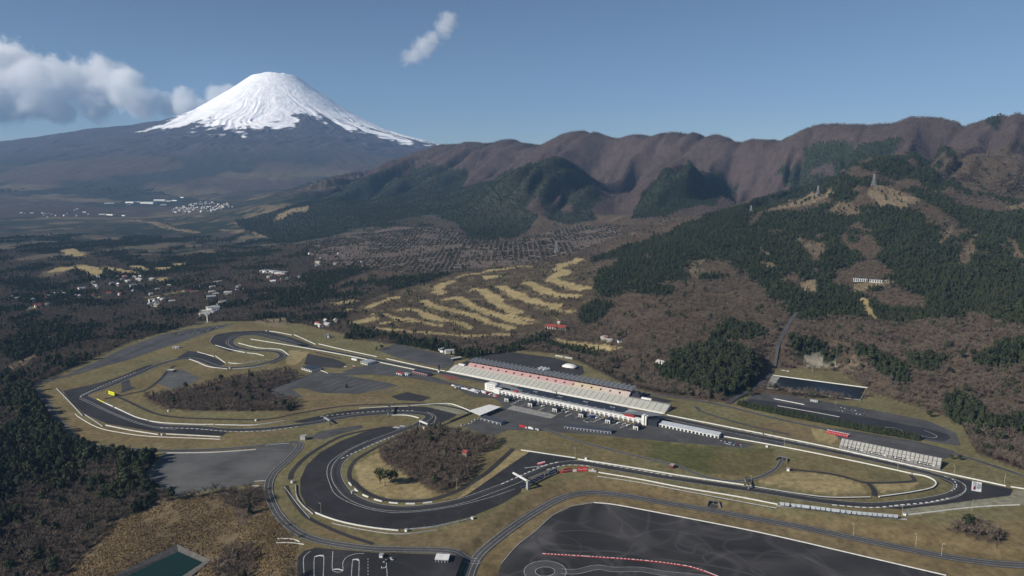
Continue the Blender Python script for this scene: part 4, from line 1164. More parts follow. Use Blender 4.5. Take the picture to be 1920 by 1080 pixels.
# --- pit building
p0, rz, L = frame((927, 737), (1206, 796))
pit = empty('pit_building', p0, rz, 'long white pit building with dark roof between paddock and grandstand', 'pit building')
PL = L
mb = MB(); mb.box(0, L, 0, 12, -.1, 6.6); mb.build('garage_wall', M_FACADE, pit)
mb = MB(); mb.box(-1, L - 2, -0.6, 9.0, 6.62, 7.2); mb.box(0, L - 2, -.55, -.2, 7.2, 8.1); mb.build('terrace', M_FACADE, pit)
nb = 34; bw = L / nb
mb = MB(); mb.box(0.9, bw - 1.4, -0.12, 0.05, 0.1, 3.3); gd = mb.build('garage_door', M_DGREY, pit); gd.location = (0, 0, 0)
mb = MB(); mb.box(1.4, bw - 3.6, -0.12, 0.05, 4.3, 5.9); wd = mb.build('window', M_GLASS, pit)
for k in range(1, nb):
    dup(gd, pit, (k * bw, 0, 0)); dup(wd, pit, (k * bw, 0, 0))
mb = MB(); mb.box(0.0, bw - .2, -1.3, -.65, 3.6, 3.8); aw_ = mb.build('awning', M_FACADE, pit); aw_.location = (0.1, 0, 0)
for k in range(1, nb):
    if k % 5: dup(aw_, pit, (k * bw + .1, 0, 0))
mb = MB(); mb.box(30, L - 24, 12.05, 36, -.1, 8.9); mb.build('upper_hall', M_FACG, pit)
mb = MB(); mb.box(30, L - 24, 9.1, 12.0, 7.25, 8.7); mb.build('glass_front', M_GLASS, pit)
nrp = 13; x0r, x1r = 34, L - 44; rw = (x1r - x0r) / nrp
mb = MB()
mb.add([(0,11,9.3),(rw-.9,11,9.3),(rw-.9,37,10.6),(0,37,10.6),(0,11,8.95),(rw-.9,11,8.95),(rw-.9,37,10.2),(0,37,10.2)], [(0,1,2,3),(4,7,6,5),(0,4,5,1),(1,5,6,2),(2,6,7,3),(3,7,4,0)])
r0 = mb.build('roof_panel', M_ROOFD, pit); r0.location = (x0r, 0, 0)
for k in range(1, nrp):
    dup(r0, pit, (x0r + k * rw, 0, 0))
mb = MB(); mb.box(x0r - 1, x1r, 8.4, 10.9, 8.75, 9.05); mb.build('eaves', M_FACG, pit)
mb = MB()
for k in range(1, nrp):
    mb.box(x0r + k * rw - .85, x0r + k * rw - .05, 11, 36.9, 8.96, 9.25)
tag(mb.build('roof_seams', M_FACADE, pit), kind='stuff')
tm = text_mesh('FUJI', 6.0); tm.materials.append(M_FACADE)
for k in (2, 5, 8, 11):
    o = link('roof_lettering', tm, pit); o.location = (x0r + (k + .5) * rw, 26, 10.25); o.rotation_euler = (math.atan2(1.3, 26), 0, 0)
# west control tower
mb = MB(); mb.box(-24, -1.05, 4, 20, -.1, 15.2); tw = mb.build('control_tower', M_FACADE, pit)
mb = MB(); mb.box(-28, -24.6, 6, 12, -.1, 14.2); mb.build('lift_shaft', M_FACADE, tw)
mb = MB(); mb.box(-2.9, -.3, -.1, .08, -.5, .5)
mw = mb.mesh('tower_window'); mw.materials.append(M_GLASS)
for r in range(3):
    for k in range(5):
        o = link('tower_window', mw, tw); o.location = (-4 - k * 4.0 + 2, 3.95, 4.5 + r * 3.9)
mb = MB()
for k in range(9):
    mb.bar((-23 + k * 2.5, 10 + (k % 3) * 3, 15.2), (-23 + k * 2.5, 10 + (k % 3) * 3, 17.5 + (k * 7 % 4)), .25)
mb.box(-8, -3, 12, 17, 15.25, 17.6)
mb.build('mast_cluster', M_STEEL, tw)
mb = MB(); mb.box(-1, 13, -1.5, 10, -.1, 9.8); mb.build('entrance_block', M_FACADE, pit)
mb = MB(); mb.add([(-2,11,12.6),(58,11,10.9),(58,16,10.9),(-2,30,13.6),(-2,11,12.2),(58,11,10.5),(58,16,10.5),(-2,30,13.2)], [(0,1,2,3),(4,7,6,5),(0,4,5,1),(1,5,6,2),(2,6,7,3),(3,7,4,0)])
mb.build('wing_roof', M_ROOFG, pit)
mb = MB(); mb.box(43, 49, 6.8, 10.4, 7.25, 10.6); mb.build('red_kiosk', M_RED, pit)
# east tower
mb = MB(); mb.box(L - 3, L + 1.6, -1.2, 8, -.1, 16.5); mb.box(L + 3.2, L + 6, -1.2, 8, -.1, 15.5); et = mb.build('end_tower', M_FACADE, pit)
mb = MB(); mb.box(L + 6.05, L + 24, 2, 26, -.1, 11.0); mb.box(L + 1.65, L + 3.15, -.4, 7, -.1, 14); mb.build('glass_hall', M_GLASS, et)
mb = MB(); mb.add([(L-48,12,9.4),(L+8,5,15.2),(L+27,24,15.2),(L-10,38,11.2),(L-48,12,9.0),(L+8,5,14.7),(L+27,24,14.7),(L-10,38,10.8)], [(0,1,2,3),(4,7,6,5),(0,4,5,1),(1,5,6,2),(2,6,7,3),(3,7,4,0)])
mb.build('wing_roof', M_ROOFG, pit)
mb = MB(); mb.box(L - 38, L - 20, 4, 10.5, 7.25, 8.9); mb.build('red_kiosk', M_RED, pit)
for s in (60, 120, 190, L - 60):
    mb = MB(); mb.box(s, s + 1.5, 36.2, 37.6, 0, 14); mb.box(s - 9, s + 1.5, 36.4, 37.4, 14.05, 14.9); 
    if s == 120: mb.build('camera_gantry', M_DGREY, pit)

# --- paddock service huts
ordn = ['westmost', 'second', 'third', 'fourth', 'fifth', 'eastmost']
hut_e = None
for i, (hx, hy) in enumerate(((950,752.5),(994,761.5),(1040,771.5),(1089,781.5),(1139,793),(1191,805))):
    e = empty('service_hut', P(hx - 4, hy), rz - 0.0, '%s of six white-fronted service huts along the pit building' % ordn[i], 'hut', 'six service huts in the paddock')
    if i == 0:
        mb = MB(); mb.box(0, 9, 0, 15, -.1, 6.4); parts = [mb.build('wall', M_DGREY, e)]
        mb = MB(); mb.box(-.3, 9.3, -.3, 15.3, 6.42, 6.9); parts.append(mb.build('roof', M_ROOFD, e))
        mb = MB(); mb.box(.1, 8.9, -.5, -.02, 4.2, 6.38); mb.box(.1, 1.2, -.5, -.02, -.1, 4.18); mb.box(3.2, 4.2, -.5, -.02, -.1, 4.18); mb.box(7.8, 8.9, -.5, -.02, -.1, 4.18); parts.append(mb.build('front', M_FACADE, e))
        mb = MB(); mb.box(2, 7, -.62, -.52, 4.9, 5.6); parts.append(mb.build('window', M_GLASS, e))
        hut_e = parts
    else:
        for q in hut_e: dup(q, e)

def block(name, a, b_, depth, h, label, cat='building', wall=None, roof=None, style='flat', bays=0, z=0.0, ground=False, door=True, eave=0.5, group=None):
    """a building whose front wall stands on the ground between two picture points"""
    if ground:
        g = on_ground([a, b_]); p = Vector(g[0]); q = Vector(g[1]); d = q - p; d.z = 0
        p.z = min(g[0][2], g[1][2]) - .3
        rz_, L_ = math.atan2(d.y, d.x), d.length
    else:
        p, rz_, L_ = frame(a, b_, z); p.z = z
    e = empty(name, p, rz_, label, cat, group)
    wall = wall or M_FACADE; roof = roof or M_FACG
    mb = MB(); mb.box(0, L_, 0, depth, -1.0 if ground else -.1, h); mb.build('wall', wall, e)
    mb = MB()
    if style == 'flat':
        mb.box(-eave, L_ + eave, -eave, depth + eave, h + .02, h + .5)
    elif style == 'gable':
        r = h + min(depth * .28, 6)
        mb.add([(-eave,-eave,h),(L_+eave,-eave,h),(L_+eave,depth+eave,h),(-eave,depth+eave,h),(-eave,depth/2,r),(L_+eave,depth/2,r)], [(0,1,5,4),(2,3,4,5),(0,4,3),(1,2,5),(0,3,2,1)])
    elif style == 'shed':
        r = h + depth * .12
        mb.add([(-eave,-eave,h+.05),(L_+eave,-eave,h+.05),(L_+eave,depth+eave,r),(-eave,depth+eave,r),(-eave,-eave,h+.4),(L_+eave,-eave,h+.4),(L_+eave,depth+eave,r+.4),(-eave,depth+eave,r+.4)], [(0,3,2,1),(4,5,6,7),(0,1,5,4),(1,2,6,5),(2,3,7,6),(3,0,4,7)])
    mb.build('roof', roof, e)
    if bays:
        w = L_ / bays
        mb = MB(); mb.box(w * .18, w * .82, -.12, .05, .2, h * .72); me_ = mb.mesh('door'); me_.materials.append(M_GLASS)
        for k in range(bays):
            o = link('door' if door else 'window', me_, e); o.location = (k * w, 0, 0 if door else h * .2)
    return e
block('garage_annex', (1235,799.5), (1347,822.5), 13, 5.0, 'long low white garage annex east of the pit building', wall=M_FACADE, roof=mat('light_metal_roof', (0.46,0.49,0.52), .45, .1, .2), style='shed', bays=16)
block('paddock_shed', (901,787.5), (939,797.5), 12, 4.0, 'short dark grey shed beside the big white canopy', wall=M_FACG, roof=M_DGREY, style='shed', bays=5)
block('paddock_shed', (1057.5,803.5), (1145.6,814), 11, 4.2, 'long dark grey shed at the south edge of the paddock', wall=M_FACG, roof=M_DGREY, style='shed', bays=14)
# white canopy
cz = 6.0
cp = [P(879,770.4,cz), P(900,779.4,cz), P(939,763.4,cz), P(918,758.8,cz)]
cn = empty('canopy', (cp[0][0], cp[0][1], 0), 0, 'big flat white canopy at the western end of the paddock', 'canopy')
mb = MB(); mb.prism([(x - cp[0][0], y - cp[0][1]) for x, y, _ in cp], cz, cz + .6); mb.build('roof', M_FACADE, cn)
for k, (i, j, t) in enumerate(((0,1,.05),(0,1,.95),(1,2,.33),(1,2,.66),(2,3,.05),(2,3,.95),(3,0,.33),(3,0,.66))):
    x = cp[i][0] + (cp[j][0] - cp[i][0]) * t - cp[0][0]; y = cp[i][1] + (cp[j][1] - cp[i][1]) * t - cp[0][1]
    mb = MB(); mb.bar((x * .98, y * .98, -.1), (x * .98, y * .98, cz), .35); mb.build('post', M_STEEL, cn)
# tents behind the grandstand
def tent(px, py, w, d, n, label, rz_):
    e = empty('marquee', P(px, py), rz_, label, 'tent')
    for k in range(n):
        mb = MB(); x0, x1 = k * w, k * w + w - .2
        mb.add([(x0,0,3),(x1,0,3),(x1,d,3),(x0,d,3),((x0+x1)/2,0,5.8),((x0+x1)/2,d,5.8)], [(0,1,4),(1,2,5,4),(2,3,5),(3,0,4,5),(0,3,2,1)]); mb.build('roof', M_FACADE, e)
    for k in range(n + 1):
        for y in (0.1, d - .1):
            mb = MB(); mb.bar((min(k * w, n * w - .4) + .1, y, -.1), (min(k * w, n * w - .4) + .1, y, 3.0), .15); mb.build('pole', M_STEEL, e)
tent(1003, 694.5, 9, 22, 3, 'white marquee with three peaked roofs behind the grandstand', rz)
dm = empty('dome_tent', P(1068, 689.5), rz, 'round-topped white dome tent on the dark lot behind the grandstand', 'tent')
mb = MB()
rings = []
for i, (r_, z_) in enumerate(((1, 3.2), (.93, 4.6), (.78, 6.2), (.55, 7.6), (.28, 8.5), (0.02, 8.9))):
    rings.append([(r_ * 17 * (abs(math.cos(t)) ** .7) * math.copysign(1, math.cos(t)), r_ * 13 * (abs(math.sin(t)) ** .7) * math.copysign(1, math.sin(t)), z_) for t in np.linspace(0, 2 * math.pi, 25)[:-1]])
for i in range(5):
    for k in range(24):
        mb.face([rings[i][k], rings[i][(k+1) % 24], rings[i+1][(k+1) % 24], rings[i+1][k]])
mb.build('dome', M_FACADE, dm, True)
for k in range(0, 24, 2):
    mb = MB(); x, y, _ = rings[0][k]; mb.bar((x, y, -.1), (x, y, 3.25), .25); mb.build('leg', M_FACADE, dm)
block('ticket_kiosk', (1036,700), (1041,701.5), 5, 3, 'tiny white kiosk right of the peaked marquee', cat='kiosk')
# small buildings along the western paddock
block('race_office', (676,681.5), (689,684.8), 26, 5, 'pale grey flat-roofed office beside the start of the pit lane', roof=M_FACG, bays=4, door=False)
block('gate_house', (659,674.5), (668.5,676.5), 5, 4.2, 'small white gate house beside the oval service loop')
block('red_garage', (773,699.5), (801,706), 14, 5.2, 'dark-roofed garage with red and white columns by the pit entry', wall=mat('pink_wall', (0.45,0.22,0.22), .6, .2, .5), roof=M_ROOFD, bays=8)
block('white_store', (743,702), (752.5,704.5), 7, 4, 'small white store with red top, left one of the pair', roof=M_RED, bays=2)
block('white_store', (757,703), (764.5,705), 7, 4, 'small white store, right one of the pair', bays=2)
block('dark_hall', (565,692.5), (584,697.8), 26, 5, 'dark-roofed hall with white front beside the bare wood', roof=M_ROOFD, bays=6, door=False)
block('stand_shed', (849,677), (866,674), 9, 5, 'grey flat-roofed shed at the western end of the grandstand', wall=M_DGREY, roof=M_CONC)
block('tan_hut', (658,925.5), (660,926), 4, 3, 'lonely grey hut on the dry grass inside the great curve', wall=M_CONC, cat='hut')
block('red_hut', (1256,877.5), (1262,878.8), 7, 4.5, 'dark red hut beside the infield road', wall=M_RED, roof=M_FACG, cat='hut', bays=2)
block('wood_house', (866,855), (874,856.5), 12, 5, 'pink-roofed house among the bare trees of the infield wood', wall=M_CREAM, roof=M_ROOFR, style='gable')
block('training_office', (816,1054.5), (840,1055.5), 11, 3.6, 'white-roofed office on the training ground at the bottom edge', wall=M_FACG, roof=M_FACADE, bays=4)
block('training_hut', (711,1046), (717,1046.5), 4, 3.2, 'small white hut at the corner of the training ground', cat='hut')
block('control_hut', (563,825), (572,825.5), 7, 6, 'grey square hut at the fork of the perimeter road', wall=M_CONC, cat='hut')
block('portal_hut', (1475,883), (1480,883.8), 4, 3.4, 'small white box hut next to the tunnel mouth road', cat='hut')
block('kart_office', (1519,753), (1533,755.3), 5, 3.5, 'long white cabin on the far side of the kart course', bays=4)
block('dark_pavilion', (313,697), (324,697.8), 9, 3.6, 'grey-roofed pavilion beside the pale infield lot', wall=M_DGREY, roof=M_CONC)
block('roadside_hut', (324,653), (335,653.3), 8, 3.5, 'white hut on the grass between two car parks', cat='hut', bays=2)

MH = ['left of the far-left corner wall gap', 'at the foot of the great curve', 'on the left rim of the great curve', 'above the double wall by the red boards', 'at the top of the final turn', 'on the bend of the last turns', 'beside the straight near the pit exit', 'at the head of the dark run-off', 'beside the scaffold stand end', 'below the great curve on the right', 'near the hairpin wall', 'on the grass bank inside the left corner','on the inside bank above the long white wall']
for i, (px, py) in enumerate(((304,816),(762,996),(548,905),(1112,882.5),(500,621),(431,691),(1438,838),(1099,861),(1696,966),(886,973),(795,803),(316,771.5),(480,789))):
    e = empty('marshal_post', P(px, py), rz, 'small white marshal post ' + MH[i], 'marshal post', 'marshal posts around the track')
    mb = MB(); mb.box(-1.7, 1.7, -1.3, 1.3, -.1, 2.6); mb.build('cabin', M_FACADE, e)
    mb = MB(); mb.box(-2, 2, -1.6, 1.6, 2.62, 2.9); mb.build('roof', M_FACG, e)

# --- block-seat stand at the first corner
p0, rz1, L = frame((1572, 842), (1763, 882))
bs = empty('block_stand', p0, rz1, 'terraced stand of pale concrete blocks in a grid beside the first corner', 'stand')
nc_ = 24; cw = L / nc_
mb = MB()
mb.add([(0,1,-.1),(L,1,-.1),(L,1,1.2),(0,1,1.2),(L,23,11),(0,23,11),(L,24,-.1),(0,24,-.1)], [(0,1,2,3),(3,2,4,5),(1,6,4,2),(0,3,5,7),(5,4,6,7)])
mb.build('embankment', M_DCONC, bs)
for r, (y0, y1) in enumerate(((2.0, 6.6), (8.0, 14.2), (15.6, 21.6))):
    mb = MB()
    for st in range(4):
        a = y0 + (y1 - y0) * st / 4; b_ = y0 + (y1 - y0) * (st + 1) / 4
        za = 1.2 + (a - 1) * 9.8 / 22
        mb.box(.35, cw - .75, a, b_, za - .8, za + 1.25)
    s0 = mb.build('seat_block', M_PALE if r == 0 else M_CONC, bs)
    for k in range(1, nc_):
        dup(s0, bs, (k * cw, 0, 0))
sl = math.atan2(9.8, 22)
mb = MB(); mb.box(0, cw * 3.0, 0, 4.6, 0, .15); bn = mb.mesh('banner'); bn.materials.append(M_BLACK)
mbw = MB(); z_ = .18
for (a, b_, c_, d_) in ((1.5,3.6,1.0,3.6),(4.2,11,1.7,2.5),(12,13.8,1.2,3.3),(14.8,18.5,1.7,2.6),(19,22.2,1.1,3.4)):
    mbw.box(a, b_, c_, d_, .16, .22)
bwm = mbw.mesh('banner_lettering'); bwm.materials.append(M_WHITE)
for k, t in enumerate((2.1, 7.6, 13.2, 18.8)):
    o = link('banner', bn, bs); o.location = (t * cw, 2.2, 3.1); o.rotation_euler = (sl, 0, 0)
    w_ = link('banner_lettering', bwm, o)

# --- scaffold stand
pts = curve([(1462,951),(1520,958),(1600,968),(1681,975)], 2.0)
sg = np.concatenate([[0], np.cumsum(np.linalg.norm(np.diff(pts, axis=0), axis=1))])
ss = empty('scaffold_stand', (pts[0][0], pts[0][1], 0), 0, 'long curved temporary stand of grey panels on scaffold posts below the first corner', 'stand')
npn = 23
mbp = MB(); pw = sg[-1] / npn
mbp.add([(0,0,5.2),(pw-.7,0,5.2),(pw-.7,7,2.4),(0,7,2.4),(0,0,4.9),(pw-.7,0,4.9),(pw-.7,7,2.1),(0,7,2.1)], [(0,1,2,3),(4,7,6,5),(0,4,5,1),(1,5,6,2),(2,6,7,3),(3,7,4,0)])
for st in range(5):
    mbp.box(.3, pw - 1, st * 1.35 + .2, st * 1.35 + .9, 5.15 - st * .54, 5.65 - st * .54)
mbp.box(.1, pw - .8, -.25, -.02, 2.6, 6.6)
pm = mbp.mesh('seat_panel'); pm.materials.append(mat('seat_panel_grey', (0.46,0.50,0.55), .5, .12, .3))
mbl = MB()
for x in (0.3, pw / 2):
    mbl.bar((x, .2, -7), (x, .2, 6.3), .14); mbl.bar((x, 6.8, -1), (x, 6.8, 2.2), .14); mbl.bar((x, .2, 0.2), (x, 6.8, 2.0), .1)
mbl.bar((0, .2, 6.2), (pw - .5, .2, 6.2), .1)
pl_ = mbl.mesh('scaffold_frame'); pl_.materials.append(M_STEEL)
for k in range(npn):
    s = k * pw
    i = int(np.searchsorted(sg, s)); i = min(i, len(pts) - 2)
    d = pts[i+1] - pts[i]
    o = link('seat_panel', pm, ss); o.location = (pts[i][0] - pts[0][0], pts[i][1] - pts[0][1], .6); o.rotation_euler = (0, 0, math.atan2(d[1], d[0]))
    f_ = link('scaffold_frame', pl_, ss); f_.location = o.location; f_.rotation_euler = o.rotation_euler
mb = MB(); c = curve([(1455,948),(1520,955),(1600,965),(1700,974)], 4.0) - np.array(pts[0]); wall_along(mb, c, 2.0, .6, -.1); mb.build('walkway', M_WGREY, ss)
# --- red bleachers behind the straight
p0, rz2, L = frame((1549, 812), (1590, 820.5))
rb_ = empty('red_bleachers', p0, rz2, 'small red bleachers between the conifer hedge and the block-seat stand', 'bleachers')
for k in range(4):
    mb = MB()
    for r in range(5): mb.box(k * L / 4, (k + 1) * L / 4 - .6, r * 1.3, r * 1.3 + 1.3, -.1, .7 + r * .62)
    mb.build('seat_block', M_RED, rb_)
mb = MB()
for k in range(9): mb.box(k * L / 9 + .6, k * L / 9 + 2.6, 1.35, 1.9, 1.9, 2.3); mb.box(k * L / 9 + 1.6, k * L / 9 + 3.4, 5.2, 6.4, 3.9, 4.3)
tag(mb.build('white_seats', M_WHITE, rb_), kind='stuff')
mb = MB(); mb.box(-.5, L + .5, 6.55, 6.8, -.1, 4.6); mb.build('back_rail', M_FACG, rb_)

# --- advertising boards on the bank
boards = [(979,917,987,913.5,'dark'),(988,913,995,909.5,'white'),(996,909,1003,905.5,'dark'),(1004,905,1012,901,'blue'),(1013,900.5,1020,897,'blue'),(1021,896.5,1029,893,'grey'),(1030,892.5,1045,886.5,'blue')]
bl = {'dark': M_BLUE, 'white': M_FACG, 'blue': mat('deep_blue_board', (0.03,0.06,0.20), .4, .15, .5), 'grey': M_FACG}
for i, (a, b1, c1, d1, k) in enumerate(boards):
    p, r_, L_ = frame((a, b1), (c1, d1))
    e = empty('advertising_board', p, r_, '%s of the seven tall blue and grey boards stepping up the bank' % ['lowest', 'second lowest', 'third lowest', 'middle', 'third highest', 'second highest', 'highest and bluest'][i], 'board', 'blue and grey boards on the bank')
    mb = MB(); mb.box(0, L_, 0, .6, 1.0, 6.8); mb.build('panel', bl[k], e)
    mb = MB(); mb.box(.15 * L_, .8 * L_, -.1, -.01, 3.4, 4.6); mb.build('stripe', M_WHITE if k != 'grey' else M_BLUE, e)
    for t in (.1, .9):
        mb = MB(); mb.box(t * L_ - .15, t * L_ + .15, .65, 1.0, -.5, 6.5); mb.bar((t * L_, 1.0, 6.0), (t * L_, 4.5, -.3), .15); mb.build('brace', M_STEEL, e)
for i, (a, b1, c1, d1) in enumerate(((1056,887,1073,884.5), (1082,884,1102,883.5))):
    p, r_, L_ = frame((a, b1), (c1, d1))
    e = empty('advertising_board', p, r_, ['left red board with white script on the inside of the corner', 'right, brighter red board with white script on the inside of the corner'][i], 'board', 'red boards inside the corner')
    mb = MB(); mb.box(0, L_, 0, .6, .4, 6.2); mb.build('panel', M_RED if i == 0 else mat('bright_red_board', (0.58,0.03,0.05), .4, .1, .5), e)
    tm = text_mesh('Coca-Cola', L_ * .2); tm.materials.append(M_WHITE)
    o = link('lettering', tm, e); o.location = (L_ / 2, -.08, 3.3); o.rotation_euler = (math.pi / 2, 0, 0)
    mb = MB(); mb.box(.2, .6, .65, 1.4, -.3, 5.6); mb.box(L_ - .6, L_ - .2, .65, 1.4, -.3, 5.6); mb.build('brace', M_STEEL, e)
for i, (a, b1, c1, d1) in enumerate(((1045.5,886.5,1055,886.8), (1074,884.5,1081,884.2), (1103,883.5,1118,885.5))):
    p, r_, L_ = frame((a, b1), (c1, d1))
    mb = MB(); mb.box(0, L_, 0, 1.2, -.1, 2.6); o = mb.build('tyre_stack', [M_RED, M_FACADE, M_CONC][i]); o.location = p; o.rotation_euler = (0, 0, r_)
    tag(o, ['red tyre bundle left of the first red board', 'white tyre bundle between the two red boards', 'grey tyre bundle right of the last red board'][i], 'tyre stack')
# yellow sign board
p, r_, L_ = frame((203.5, 739.5), (214.5, 742.8))
e = empty('sign_board', p, r_, 'bright yellow sign board on posts at the far-left corner', 'sign')
mb = MB(); mb.box(0, L_, 0, .8, 1.2, 7.2); mb.build('panel', mat('bright_yellow_board', (0.82,0.85,0.02), .4, .06, .5), e)
tm = text_mesh('DUNLOP', L_ * .2); tm.materials.append(M_BLACK); o = link('lettering', tm, e); o.location = (L_ / 2, -.08, 4.2); o.rotation_euler = (math.pi / 2, 0, 0)
for t in (.1, .5, .9):
    mb = MB(); mb.box(t * L_ - .2, t * L_ + .2, .85, 1.25, -.2, 6.8); mb.build('post', M_STEEL, e)

# --- gantries, arch, signal tower
def gantry(a, b_, h, label, t=1.6, m=None, depth=3.0):
    p, r_, L_ = frame(a, b_)
    e = empty('track_gantry', p, r_, label, 'gantry')
    mb = MB(); mb.box(0, L_, 0, depth, h, h + t); mb.build('beam', m or M_FACG, e)
    for x in (0, L_ - 1.4):
        mb = MB(); mb.box(x, x + 1.4, .3, depth - .3, -.1, h); mb.build('leg', M_STEEL, e)
gantry((607,790), (617,797), 6.5, 'grey footbridge over the track between the hairpin and the bare wood')
gantry((729,780), (733,764.5), 7, 'dark narrow gantry across the hairpin approach', m=M_DGREY)
gantry((786,797), (801,803.5), 6.5, 'white-topped gantry across the track below the hairpin', m=M_FACADE)
gantry((1396,903), (1402,918), 6, 'dark signal gantry over the track near the tunnel mouths', m=M_DGREY, depth=2.0)
e = empty('cantilever_gantry', P(990, 917), math.atan2(P(964,902)[1] - P(990,917)[1], P(964,902)[0] - P(990,917)[0]), 'white cantilever sign arm reaching over the track from a square tower', 'gantry')
mb = MB(); mb.box(-2, 2, -2, 2, -.1, 12.5); mb.build('tower', M_FACG, e)
mb = MB(); mb.box(2.05, 34, -1.1, 1.1, 10.6, 12.4); mb.build('arm', M_FACADE, e)
e = empty('signal_tower', P(823, 698), rz, 'slim black signal tower with white foot beside the straight', 'tower')
mb = MB(); mb.box(-1.2, 1.2, -1.2, 1.2, 4.6, 16); mb.build('mast', M_BLACK, e); mb = MB(); mb.box(-1.6, 1.6, -1.6, 1.6, -.1, 4.5); mb.build('base', M_FACADE, e)
mb = MB(); mb.box(-1.8, 1.8, -1.4, 1.4, 16.05, 17.5); mb.build('lamp_box', M_DGREY, e)
e = empty('arch_gate', P(615, 633), rz, 'silver arched gate standing at the far edge of the circuit', 'gate')
mb = MB()
for k in range(14):
    a0, a1 = math.pi * k / 14, math.pi * (k + 1) / 14
    vs = []
    for aa in (a0, a1):
        for r_, y_ in ((8.2, -2.5), (9.6, -2.5), (9.6, 2.5), (8.2, 2.5)):
            vs.append((r_ * math.cos(aa) * .85, y_, r_ * math.sin(aa) * 1.1))
    mb.add(vs, [(0,1,5,4),(1,2,6,5),(2,3,7,6),(3,0,4,7)])
mb.build('arch', M_STEEL, e); mb = MB(); mb.box(-6.8, 6.8, .5, 1.2, -.2, 6); mb.build('screen', M_FACG, e)
e = empty('white_pillar', P(389, 604), 0, 'slim white pillar rising from the field behind the final turn', 'pillar')
mb = MB(); mb.box(-1.4, 1.4, -1.4, 1.4, -.5, 19); mb.build('shaft', M_FACADE, e); mb = MB(); mb.box(-1.8, 1.8, -1.8, 1.8, 19.02, 20); mb.build('cap', M_FACADE, e)

# --- tunnel mouths
for (px, py, lab, zb) in ((1467, 862, 'dark twin tunnel mouth at the end of the infield road', 0.0), (1338, 945, 'dark tunnel mouth in the bank above the lower road', LOW_Z)):
    e = empty('tunnel_mouth', P(px, py, zb), rz if zb == 0 else -0.25, lab, 'tunnel'); e.scale = (.72, .72, .8)
    mb = MB(); mb.box(-8, 8, 0, 3, 4.6, 6.0); mb.build('lintel', M_DCONC, e)
    for x in (-8, -.5, 7):
        mb = MB(); mb.box(x, x + 1, 0, 3, -.1, 4.58); mb.build('pier', M_DCONC, e)
    mb = MB(); mb.box(-7, -.52, 2.0, 2.9, -.1, 4.55); mb.box(.52, 6.98, 2.0, 2.9, -.1, 4.55); mb.build('opening', M_BLACK, e)
    for sx in (-1, 1):
        mb = MB(); mb.add([(sx*8.1,0,-.1),(sx*9.2,0,-.1),(sx*13,-14,-.1),(sx*11.8,-14,-.1),(sx*8.1,0,5.2),(sx*9.2,0,5.2),(sx*13,-14,1),(sx*11.8,-14,1)], [(0,1,2,3),(4,7,6,5),(0,4,5,1),(1,5,6,2),(2,6,7,3),(3,7,4,0)]); mb.build('wing_wall', M_DCONC, e)
    if zb == 0:
        pass
# driveway from the lower tunnel mouth
c = np.array([P(1338, 946, LOW_Z)[:2], P(1330, 957, LOW_Z)[:2]])
ribbon('tunnel_road', catmull(c, 3), 0, 12, LOW_Z + .3, M_ROAD, kind='structure')

# --- lamp posts
mb = MB(); mb.bar((0,0,-.3), (0,0,14), .17, 5, .11); mb.bar((0,0,13.8), (1.6,0,14.3), .14)
pm = mb.mesh('pole'); pm.materials.append(M_CREAM)
mb = MB(); mb.box(1.2, 2.3, -.25, .25, 14.1, 14.35); lm = mb.mesh('lamp_head'); lm.materials.append(M_FACADE)
for px, py, where in ((1789,891,'behind the wall at the first corner'),(1883,907.5,'behind the long wall near the right edge'),(1691,968,'at the end of the scaffold stand'),(1822,957,'beside the gravel of the first corner'),(1408,910,'by the signal gantry near the tunnel mouths'),(1078,857,'at the head of the dark run-off'),
    (856,917,'beside the service road under the infield wood'),(602,963,'on the lower left of the great curve'),(815,798,'outside the hairpin'),(901,668,'behind the western end of the grandstand roof'),(916,665,'second behind the grandstand, by the dark trees'),(951,664,'third behind the grandstand, at the lot corner'),
    (1470,838,'on the near side of the straight by the pit exit'),(1683,881,'opposite the block-seat stand'),(572,830,'beside the square hut at the road fork'),(735,768,'by the dark gantry'),(704,678,'by the grey race office'),(1765,1041,'beside the lower road near the junction'),(1717,1022,'on the bank between lower road and scaffold stand'),(1600,1003,'above the bend of the lower road'),
    (120,749,'behind the far-left corner'),(497,620,'at the top of the final turn'),(1523,700,'on the grass above the reservoir'),(1567,760,'beside the parked cars at the kart course')):
    e = empty('lamp_post', P(px, py), random.uniform(0, 6), 'slim lamp post ' + where, 'lamp post', 'lamp posts around the circuit')
    link('pole', pm, e); link('lamp_head', lm, e)

# --- power pylons
def pylon(px, py, h, label):
    g = on_ground([(px, py)])[0]
    e = empty('power_pylon', (g[0], g[1], g[2] - 1), .5, label, 'pylon', 'power pylons on the hills')
    mb = MB(); b_ = h * .13; n = 7
    def half(t): return b_ * (1 - t) ** 1.2 + .8
    for k in range(n):
        t0, t1 = k / n, (k + 1) / n; a, c_ = half(t0), half(t1)
        q0 = [(-a,-a,h*t0),(a,-a,h*t0),(a,a,h*t0),(-a,a,h*t0)]; q1 = [(-c_,-c_,h*t1),(c_,-c_,h*t1),(c_,c_,h*t1),(-c_,c_,h*t1)]
        for j in range(4):
            mb.bar(q0[j], q1[j], .55); mb.bar(q0[j], q1[(j+1) % 4], .3); mb.bar(q1[j], q1[(j+1) % 4], .3)
    mb.build('lattice_mast', mat('pylon_steel', (0.42,0.42,0.43), .5, .1), e)
    for t, w in ((.62, .2), (.76, .18), (.9, .15)):
        mb = MB(); mb.bar((-h*w, 0, h*t), (h*w, 0, h*t), .6); mb.bar((-h*w, 0, h*t), (0, 0, h*t + 3), .35); mb.bar((h*w, 0, h*t), (0, 0, h*t + 3), .35); mb.build('cross_arm', MATS['pylon_steel'], e)
pylon(1533, 369, 52, 'lattice power pylon at the upper end of the tan firebreak')
